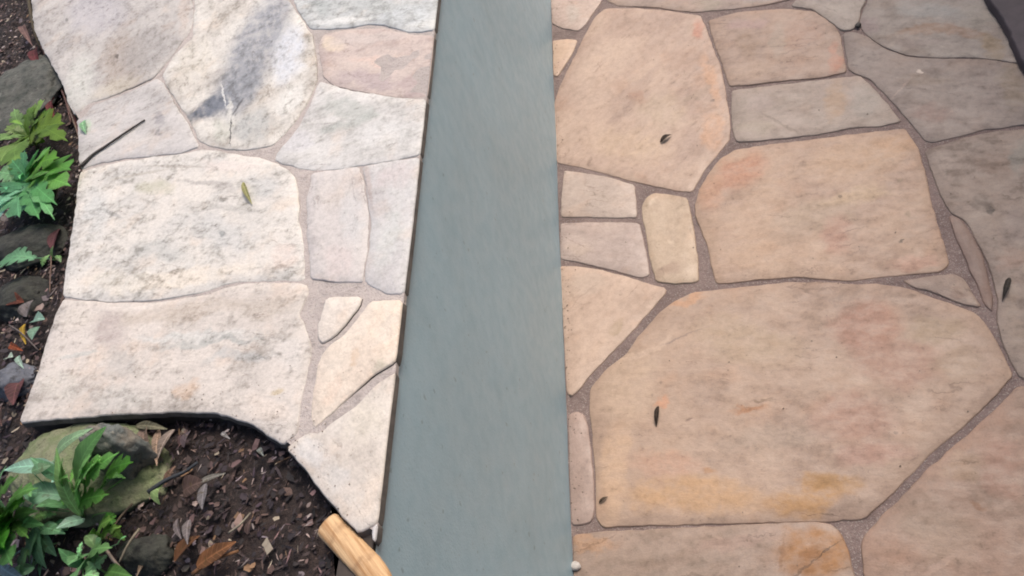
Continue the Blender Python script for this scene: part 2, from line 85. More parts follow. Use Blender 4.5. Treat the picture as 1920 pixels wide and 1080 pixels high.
  ((0.5217, 1.1201), [(-0.0551, 0.2707), (-0.0232, 0.2717), (0.0185, 0.2798), (0.0843, 0.2785), (0.1444, 0.2646), (0.2212, 0.2442), (0.3037, 0.2211), (0.0737, -0.3565), (-0.0069, -0.347), (-0.061, -0.3407), (-0.068, -0.3279), (-0.0693, -0.2925), (-0.0687, -0.2503), (-0.0621, -0.2081), (-0.0453, -0.1604), (-0.036, -0.1063), (-0.0335, -0.0509), (-0.035, 0.0006), (-0.0393, 0.052), (-0.061, 0.0837), (-0.0617, 0.1095), (-0.0611, 0.1551), (-0.0586, 0.2085)], (156, 146, 138), (144, 133, 126), 0.5, -0.28, [(0.5317, 1.2035, 0.0278, 0.0211, 1.498, (108, 98, 92), 0.75), (0.5083, 1.1952, 0.0119, 0.0105, 1.701, (112, 102, 96), 0.7), (0.5337, 1.1841, 0.0153, 0.0065, 1.13, (86, 78, 74), 0.8), (0.4869, 1.3341, 0.0558, 0.0212, 1.495, (166, 158, 152), 0.6), (0.5843, 1.3001, 0.0444, 0.04, 0.898, (142, 126, 116), 0.6), (0.6322, 1.3171, 0.0684, 0.0215, 1.214, (140, 144, 140), 0.6), (0.5592, 1.1336, 0.0584, 0.0321, 1.337, (146, 138, 136), 0.5), (0.5278, 1.0554, 0.0311, 0.0239, 0.913, (160, 138, 126), 0.6), (0.482, 0.9067, 0.0647, 0.0212, 1.174, (158, 146, 134), 0.6)]),
  ((0.4606, 1.0638), [(-0.0023, 0.125), (0.0095, 0.1089), (0.0138, 0.0695), (0.0145, 0.0206), (0.0105, -0.0351), (0.0022, -0.0874), (-0.0086, -0.1295), (-0.0112, -0.108), (-0.0069, -0.0649), (-0.0072, -0.0163), (-0.0075, 0.0341), (-0.0067, 0.0831)], (146, 128, 120), (136, 120, 114), 0.1, -1.49, []),
  ((0.3916, 1.006), [(-0.072, 0.0344), (-0.0228, 0.0343), (0.0259, 0.0285), (0.0347, 0.0151), (0.0389, -0.0188), (0.0445, -0.0561), (0.028, -0.0442), (0.0008, -0.0214), (-0.0256, 0.0071), (-0.0521, 0.0208)], (170, 157, 147), (160, 148, 140), 0.1, -0.73, [(0.4088, 0.9899, 0.02, 0.0102, 2.485, (150, 130, 118), 0.6)]),
  ((0.0521, 0.8548), [(-0.1943, 0.2521), (-0.1564, 0.2626), (-0.0971, 0.2568), (-0.0165, 0.2469), (0.0506, 0.2387), (0.1145, 0.2237), (0.1745, 0.201), (0.2247, 0.1895), (0.2616, 0.1716), (0.287, 0.1527), (0.315, 0.1279), (0.3464, 0.1015), (0.3711, 0.0786), (0.3801, 0.0534), (0.3843, 0.015), (0.3847, -0.0334), (0.3876, -0.062), (0.3531, -0.0907), (0.3059, -0.1267), (0.2493, -0.1658), (0.2111, -0.1894), (0.1594, -0.2305), (0.1145, -0.2647), (0.0711, -0.2947), (0.0193, -0.2921), (-0.0811, -0.2813), (-0.226, -0.2671), (-0.3279, -0.2563), (-0.402, -0.2503), (-0.4097, -0.234), (-0.4072, -0.1551), (-0.4075, -0.0832), (-0.4098, -0.0199), (-0.4104, 0.0328), (-0.409, 0.0595), (-0.3699, 0.1), (-0.3239, 0.1285), (-0.2857, 0.1749), (-0.2299, 0.2303)], (184, 167, 152), (170, 153, 140), 0.22, -0.19, [(-0.2706, 0.9111, 0.116, 0.0782, 1.26, (198, 182, 164), 0.7), (-0.3202, 0.718, 0.1217, 0.0306, 1.408, (204, 182, 158), 0.7), (-0.2108, 0.713, 0.0918, 0.0365, 2.938, (196, 164, 144), 0.6), (-0.1671, 0.6392, 0.1632, 0.0438, 2.942, (198, 168, 130), 0.7), (0.0447, 0.6099, 0.0927, 0.0342, -2.985, (184, 150, 106), 0.85), (0.0867, 0.6301, 0.0492, 0.0171, 3.053, (170, 138, 92), 0.6), (-0.0382, 0.8031, 0.04, 0.008, 0.008, (180, 138, 104), 0.75), (-0.125, 0.6829, 0.0184, 0.0146, 2.889, (176, 138, 98), 0.7), (-0.0034, 0.8213, 0.0265, 0.0061, 2.942, (130, 112, 92), 0.6), (-0.0106, 0.966, 0.1413, 0.0681, 2.686, (182, 170, 150), 0.5), (0.2227, 0.954, 0.073, 0.069, 2.271, (176, 138, 122), 0.6), (0.2577, 0.8563, 0.091, 0.0629, 2.968, (172, 140, 126), 0.55), (0.1545, 0.7567, 0.091, 0.0629, 2.968, (176, 144, 130), 0.6), (0.0017, 0.7368, 0.1202, 0.0339, 0.017, (176, 164, 152), 0.6), (0.1723, 0.6756, 0.0755, 0.0315, 3.022, (178, 146, 134), 0.6), (-0.1296, 1.1099, 0.0536, 0.0141, -3.101, (202, 166, 136), 0.6), (-0.1668, 1.0004, 0.0864, 0.0031, -2.863, (150, 136, 128), 0.7), (-0.2274, 0.9923, 0.0745, 0.0111, -2.803, (206, 190, 174), 0.6), (0.342, 0.9136, 0.0579, 0.0378, 2.954, (172, 158, 136), 0.6), (0.3656, 0.8338, 0.0506, 0.0417, -3.064, (168, 152, 132), 0.5), (-0.2121, 0.8538, 0.0197, 0.0113, -2.452, (208, 160, 128), 0.6), (-0.153, 0.8052, 0.0085, 0.0036, -2.783, (128, 108, 98), 0.7), (0.0604, 0.8805, 0.0612, 0.0036, 2.944, (160, 144, 130), 0.5), (0.2182, 0.7095, 0.0061, 0.0031, 2.944, (120, 104, 92), 0.6)]),
  ((-0.3152, 1.0954), [(-0.0976, 0.1892), (-0.0607, 0.174), (0.0056, 0.1426), (0.0688, 0.1028), (0.1112, 0.074), (0.1478, 0.0504), (0.1428, 0.0391), (0.1025, -0.0019), (0.0547, -0.0493), (0.0081, -0.0917), (-0.0392, -0.1359), (-0.0706, -0.1714), (-0.0885, -0.1871), (-0.0931, -0.1781), (-0.0945, -0.0413), (-0.0969, 0.0845)], (203, 188, 175), (196, 180, 167), 0.1, 0.73, [(-0.289, 1.0645, 0.0302, 0.0191, -2.535, (176, 162, 140), 0.6), (-0.3513, 1.2139, 0.0594, 0.0332, 2.727, (198, 188, 178), 0.5), (-0.3491, 1.0113, 0.0508, 0.0463, 3.004, (206, 190, 176), 0.5)]),
  ((-0.2786, 1.304), [(-0.1297, 0.1228), (-0.0627, 0.1045), (0.02, 0.0777), (0.068, 0.0614), (0.0724, 0.0066), (0.0776, -0.0634), (0.0773, -0.1063), (0.0582, -0.1045), (0.0086, -0.0715), (-0.0561, -0.0337), (-0.1334, 0.0067)], (194, 185, 180), (186, 177, 174), 0.15, -0.48, [(-0.3429, 1.3774, 0.0586, 0.0206, 2.822, (178, 168, 164), 0.6), (-0.3594, 1.3279, 0.0442, 0.0213, 2.775, (204, 194, 184), 0.5)]),
  ((-0.307, 1.4915), [(-0.0844, 0.1302), (-0.0398, 0.1023), (0.0321, 0.0593), (0.0944, 0.0085), (0.0948, -0.0515), (0.0933, -0.0996), (0.0365, -0.0822), (-0.0329, -0.0571), (-0.099, -0.0386), (-0.0954, 0.0289)], (199, 191, 185), (190, 182, 176), 0.12, -0.52, [(-0.3009, 1.4877, 0.0594, 0.0264, 2.752, (186, 178, 170), 0.5)]),
  ((-0.1395, 1.3125), [(-0.0518, 0.1133), (-0.0403, 0.1324), (-0.0212, 0.1433), (0.0229, 0.1214), (0.0568, 0.1012), (0.0556, 0.0503), (0.0565, -0.0031), (0.0551, -0.0624), (0.0526, -0.1193), (0.0496, -0.1599), (0.0036, -0.1527), (-0.0421, -0.1345), (-0.045, -0.1012), (-0.0493, -0.0414), (-0.0504, 0.0287), (-0.0532, 0.084)], (200, 188, 171), (192, 178, 160), 0.12, -1.55, [(-0.1442, 1.1956, 0.0366, 0.0225, -3.039, (168, 150, 136), 0.6), (-0.128, 1.2795, 0.0115, 0.0078, -2.114, (214, 202, 184), 0.7), (-0.1643, 1.4342, 0.0212, 0.0103, -2.353, (216, 206, 190), 0.6)]),
  ((-0.3858, 0.733), [(-0.021, 0.1276), (-0.0076, 0.1291), (0.004, 0.1205), (0.0134, 0.0917), (0.0171, 0.0285), (0.0184, -0.0315), (0.0186, -0.0888), (0.0117, -0.1134), (-0.0072, -0.1187), (-0.0239, -0.1199), (-0.0234, -0.0254)], (182, 169, 164), (174, 160, 154), 0.1, -1.45, []),
  ((-0.1173, 0.5019), [(-0.29, 0.0891), (-0.2337, 0.0855), (-0.16, 0.0798), (-0.0583, 0.0725), (0.0392, 0.0656), (0.1145, 0.0602), (0.1792, 0.0512), (0.194, 0.0366), (0.1981, 0.0045), (0.1985, -0.0418), (0.2, -0.1121), (0.2078, -0.1786), (-0.2948, -0.1434), (-0.2946, -0.0696)], (170, 156, 146), (158, 144, 133), 0.3, 0.04, [(0.0328, 0.5119, 0.0816, 0.051, 2.944, (166, 126, 82), 0.95), (0.0112, 0.4953, 0.0521, 0.0192, -2.786, (146, 106, 66), 0.6), (-0.379, 0.5695, 0.0487, 0.0158, 2.957, (182, 152, 124), 0.7), (-0.1008, 0.547, 0.0913, 0.0158, -3.067, (172, 152, 142), 0.6), (0.0396, 0.5016, 0.0536, 0.0013, -2.632, (96, 70, 46), 0.85), (-0.0018, 0.4761, 0.035, 0.0014, -2.633, (96, 70, 46), 0.7), (-0.1845, 0.5069, 0.1229, 0.0094, -3.032, (146, 134, 124), 0.6), (-0.0272, 0.5091, 0.0306, 0.0051, 1.286, (140, 104, 70), 0.5)]),
  ((0.2909, 0.5897), [(0.1611, 0.1721), (0.2207, 0.1518), (0.2876, 0.1315), (0.1201, -0.2888), (-0.169, -0.2686), (-0.1878, -0.2017), (-0.1853, -0.1321), (-0.1795, -0.0774), (-0.1706, -0.0661), (-0.1404, -0.0409), (-0.0963, -0.0075), (-0.0502, 0.0313), (-0.0121, 0.0564), (0.0379, 0.0904), (0.0825, 0.1204), (0.1289, 0.1548), (0.1529, 0.1737)], (170, 148, 134), (158, 140, 127), 0.25, -0.13, [(0.3141, 0.5583, 0.0118, 0.0094, -3.121, (146, 112, 88), 0.75), (0.369, 0.624, 0.0612, 0.0329, 1.393, (170, 140, 126), 0.6), (0.2344, 0.5165, 0.0793, 0.0572, 2.28, (162, 148, 134), 0.6), (0.2188, 0.4636, 0.0355, 0.0058, -2.67, (186, 166, 154), 0.5), (0.301, 0.6242, 0.0521, 0.0295, 0.294, (170, 152, 130), 0.5)]),
]
PAVED = [(-0.404, 3.063), (1.1046, 2.0725), (0.4091, 0.3047), (-0.4139, 0.3631)]
INNER = [(-1.8355, 2.2452), (-1.6807, 1.9652), (-1.5758, 1.7749), (-1.4839, 1.6463), (-1.3992, 1.5333), (-1.3339, 1.4468), (-1.2856, 1.3681), (-1.2487, 1.3166), (-1.2203, 1.28), (-1.1902, 1.2133), (-1.1559, 1.1393), (-1.1395, 1.1042), (-1.131, 1.0755), (-1.1199, 1.0438), (-1.0986, 0.9832), (-1.0777, 0.9135), (-1.0582, 0.8483), (-1.037, 0.7832), (-1.0306, 0.7474), (-1.0276, 0.7106), (-1.0167, 0.6493), (-1.01, 0.597), (-1.0058, 0.5479), (-0.906, 0.5387), (-0.8199, 0.5282), (-0.7559, 0.5199), (-0.7115, 0.5135), (-0.6718, 0.5047), (-0.6497, 0.4976), (-0.6228, 0.486), (-0.5961, 0.4724), (-0.5734, 0.4561), (-0.5509, 0.4382), (-0.5376, 0.427), (-0.5277, 0.4173), (-0.5055, 0.3939), (-0.4797, 0.3646), (-0.4558, 0.3399), (-0.4353, 0.3196), (-0.4198, 0.3079), (-0.4127, 0.3009)]
ROCKS = [
  ((-1.5293, 1.5352), 0.1313, 0.143, -0.4, 0.045, 'grey', 'dark grey angular rock at the upper left, above the bright green weed'),
  ((-1.2338, 0.969), 0.0955, 0.0512, -0.28, 0.035, 'dark', 'dark wet rock just below the bright green weed'),
  ((-1.1073, 0.6526), 0.0417, 0.0317, -0.2, 0.03, 'blue', 'small blue-grey stone at the left edge, beside the lower corner of the paved coping'),
  ((-0.874, 0.4594), 0.1444, 0.0729, -0.15, 0.036, 'moss', 'large olive mossy rock under the broad green leaves'),
  ((-0.7262, 0.3331), 0.0388, 0.0253, -0.11, 0.03, 'dark', 'smooth dark green-black stone at the bottom, right of the leafy plant'),
  ((-0.7831, 0.4591), 0.0362, 0.0288, -0.16, 0.075, 'grey2', 'small square grey-brown stone on top of the mossy rock'),
  ((-1.1907, 0.8419), 0.0636, 0.0422, -0.25, 0.03, 'dark', 'dark brown stone at the left edge, below the single round leaf'),
]
DEAD_LEAVES = [
  ((-0.7738, 0.4814), 0.0731, 0.0211, -1.02, (176, 150, 134), 0.2, 'broad tan dead leaf just below the curved stone edge'),
  ((-0.7536, 0.472), 0.0606, 0.0116, -1.22, (198, 170, 148), 0.15, 'narrow pale tan dead leaf between two wider dead leaves'),
  ((-0.7379, 0.4733), 0.0434, 0.0142, -1.7, (184, 166, 154), 0.2, 'grey-tan dead leaf slanting below the curved stone edge'),
  ((-0.775, 0.5051), 0.0664, 0.0122, -0.3, (150, 146, 120), 0.15, 'olive-grey dead leaf lying against the curved stone edge'),
  ((-0.6458, 0.4104), 0.0413, 0.0074, 0.09, (160, 156, 146), 0.05, 'pale grey stick-like dead leaf on the dark mulch'),
  ((-0.6464, 0.3845), 0.0383, 0.0134, -1.27, (156, 150, 152), 0.1, 'pale mauve-grey dead leaf on the dark mulch, below a stick'),
  ((-0.718, 0.3277), 0.0528, 0.0142, -1.73, (162, 140, 120), 0.08, 'long tan strap of dead leaf at the bottom edge'),
  ((-0.6142, 0.315), 0.0557, 0.0201, 0.37, (164, 112, 72), 0.1, 'orange-brown dead leaf at the bottom, left of the pole'),
  ((-0.6603, 0.3276), 0.0409, 0.0221, 0.65, (136, 92, 60), 0.2, 'brown curled dead leaf at the bottom of the mulch'),
  ((-0.6732, 0.4053), 0.0327, 0.0277, 0.2, (126, 102, 94), 0.2, 'round brown dead leaf in the middle of the mulch'),
  ((-0.6767, 0.3519), 0.0358, 0.009, -0.96, (148, 136, 136), 0.2, 'small pale dead leaf under the looping stem'),
  ((-0.6611, 0.3455), 0.0364, 0.0106, -1.18, (156, 146, 146), 0.2, 'pale grey dead leaf near the bottom of the mulch'),
  ((-0.7135, 0.4251), 0.0259, 0.0109, 0.94, (160, 128, 110), 0.2, 'short pinkish tan leaf scrap by the dark twig'),
  ((-0.7112, 0.4789), 0.0226, 0.0164, 1.22, (128, 112, 116), 0.2, 'mauve-brown leaf scrap beside the curved stone edge'),
  ((-0.6474, 0.47), 0.0255, 0.0058, -0.61, (168, 164, 164), 0.2, 'tiny pale leaf chip near the top of the mulch curve'),
  ((-0.5863, 0.4368), 0.0235, 0.0069, -0.79, (140, 146, 142), 0.2, 'grey-green leaf chip close to the curved stone edge'),
  ((-1.1788, 0.8231), 0.0526, 0.026, -0.37, (138, 76, 56), 0.2, 'reddish brown dead leaf at the left, beside the coping'),
  ((-1.1121, 0.7369), 0.0598, 0.0105, -1.02, (206, 170, 60), 0.2, 'slim yellow leaf at the left, beside the coping'),
  ((-1.1202, 0.7125), 0.0498, 0.0112, -0.49, (184, 96, 58), 0.2, 'small orange dead leaf under the slim yellow leaf'),
  ((-1.1248, 0.695), 0.0203, 0.0166, -0.21, (178, 192, 180), 0.2, 'small pale green leaf chip left of the white-stalked chip'),
  ((-1.0952, 0.6798), 0.046, 0.0102, -0.79, (164, 184, 172), 0.2, 'pale green leaf chip with a thin white stalk'),
  ((-1.1341, 0.7964), 0.0322, 0.0339, 1.44, (160, 150, 148), 0.2, 'pale grey leaf scrap above the slim yellow leaf'),
  ((-1.1005, 0.7642), 0.0338, 0.0242, -0.23, (146, 176, 162), 0.2, 'pale blue-green leaf at the coping edge, upper of two'),
  ((-1.0847, 0.7307), 0.0304, 0.0225, -1.47, (136, 166, 146), 0.2, 'pale blue-green leaf at the coping edge, lower of two'),
  ((-1.0726, 0.621), 0.0536, 0.0285, -1.27, (132, 86, 88), 0.2, 'dark red-brown dead leaf beside the lower corner of the coping'),
  ((-1.0702, 0.5746), 0.0488, 0.0206, -0.97, (120, 92, 84), 0.2, 'brown dead leaf by the coping corner at the far left'),
  ((-1.1472, 0.9521), 0.0693, 0.0246, -1.28, (124, 76, 80), 0.15, 'maroon dead leaf standing along the coping edge'),
  ((-1.206, 1.1001), 0.0577, 0.0241, -1.44, (128, 104, 96), 0.2, 'brown leaf scrap at the coping edge, right of the bright green weed'),
  ((-1.6367, 1.8129), 0.1871, 0.0203, -0.93, (150, 118, 112), 0.2, 'pinkish brown dead leaf near the upper left stem'),
  ((-1.5417, 1.6776), 0.1392, 0.0284, -1.01, (128, 62, 66), 0.2, 'dark red dead leaf at the upper left, by the coping'),
  ((-1.3666, 1.4121), 0.1187, 0.0236, -1.05, (140, 66, 66), 0.2, 'red-brown leaf scrap above the yellow-green shoots'),
  ((-0.5781, 0.3432), 0.0171, 0.0082, 1.14, (128, 104, 96), 0.2, 'brown leaf chip just left of the ochre pole'),
  ((-0.7154, 0.4006), 0.026, 0.015, 1.47, (148, 170, 120), 0.5, 'small curled green leaf on the mulch by the dark twig'),
]
STEMS = [
  ([(-1.8524, 2.2252, 0.03), (-1.7262, 2.0155, 0.03), (-1.622, 1.8305, 0.025), (-1.571, 1.7421, 0.012)], 0.006, (86, 74, 50), 'thick olive-brown stem at the top left corner beside the paved coping'),
  ([(-1.5944, 1.7762, 0.012), (-1.4857, 1.6408, 0.012), (-1.3789, 1.4918, 0.012), (-1.292, 1.3507, 0.012), (-1.2182, 1.23, 0.012), (-1.1802, 1.156, 0.01)], 0.0045, (104, 66, 58), 'reddish brown runner stem following the upper coping edge'),
  ([(-1.3726, 1.4948, 0.02), (-1.3126, 1.3921, 0.022), (-1.253, 1.2921, 0.02), (-1.1979, 1.1967, 0.014)], 0.0025, (170, 142, 126), 'pale bark strip over the reddish runner stem'),
  ([(-1.5467, 1.714, 0.016), (-1.4385, 1.566, 0.018), (-1.3572, 1.4429, 0.018), (-1.3061, 1.354, 0.014)], 0.003, (150, 112, 104), 'pinkish brown bark strip beside the grey rock'),
  ([(-1.4384, 1.5839, 0.02), (-1.3381, 1.4358, 0.022), (-1.2647, 1.3187, 0.02), (-1.2248, 1.2444, 0.016)], 0.0022, (134, 70, 66), 'thin red runner between the grey rock and the coping'),
  ([(-1.402, 1.3976, 0.025), (-1.3383, 1.342, 0.025), (-1.2844, 1.2991, 0.02)], 0.0016, (170, 158, 136), 'pale straw above the yellow-green shoots'),
  ([(-1.2012, 1.2, 0.012), (-1.1676, 1.0978, 0.012), (-1.1375, 1.0113, 0.012), (-1.1029, 0.9108, 0.012)], 0.0028, (112, 92, 84), 'grey-brown stem along the coping beside the bright green weed'),
  ([(-1.0895, 0.8692, 0.014), (-1.0724, 0.7959, 0.014), (-1.0535, 0.7167, 0.014), (-1.0459, 0.6469, 0.012)], 0.0024, (96, 74, 66), 'dark brown stem along the coping edge beside the yellow leaf'),
  ([(-1.1845, 0.9787, 0.02), (-1.1481, 0.9171, 0.02), (-1.1194, 0.8607, 0.02), (-1.1121, 0.827, 0.016)], 0.0014, (150, 120, 104), 'thin tan stalk upright beside the single round leaf'),
  ([(-0.6066, 0.3394, 0.02), (-0.5928, 0.3471, 0.02), (-0.5848, 0.3614, 0.018)], 0.0016, (170, 160, 140), 'short pale straw left of the ochre pole'),
  ([(-0.6469, 0.2988, 0.018), (-0.6198, 0.309, 0.02), (-0.5878, 0.3164, 0.018)], 0.0026, (150, 104, 66), 'ochre stick lying at the bottom of the mulch'),
  ([(-0.7295, 0.4, 0.03), (-0.7134, 0.4131, 0.028), (-0.6931, 0.4266, 0.024), (-0.6781, 0.4376, 0.02)], 0.003, (52, 58, 66), 'dark blue-black twig on the mulch below the tan dead leaves'),
  ([(-1.1581, 0.7638, 0.03), (-1.1076, 0.7309, 0.03), (-1.0712, 0.699, 0.016)], 0.0014, (120, 108, 104), 'thin grey-brown straw at the left edge pointing to the yellow leaf'),
  ([(-0.7114, 0.3475, 0.05), (-0.721, 0.3286, 0.05), (-0.7315, 0.312, 0.048)], 0.0016, (168, 156, 132), 'thin straw-coloured stalk over the dark stone'),
  ([(-0.7615, 0.3345, 0.05), (-0.7414, 0.3167, 0.05), (-0.7245, 0.3016, 0.048), (-0.7167, 0.2785, 0.04)], 0.002, (158, 140, 128), 'forked pinkish grey stalk at the bottom edge'),
  ([(-0.7306, 0.3792, 0.05), (-0.7416, 0.3628, 0.05), (-0.753, 0.3462, 0.05)], 0.0014, (140, 120, 96), 'thin brown stalk beside the dark twig'),
]
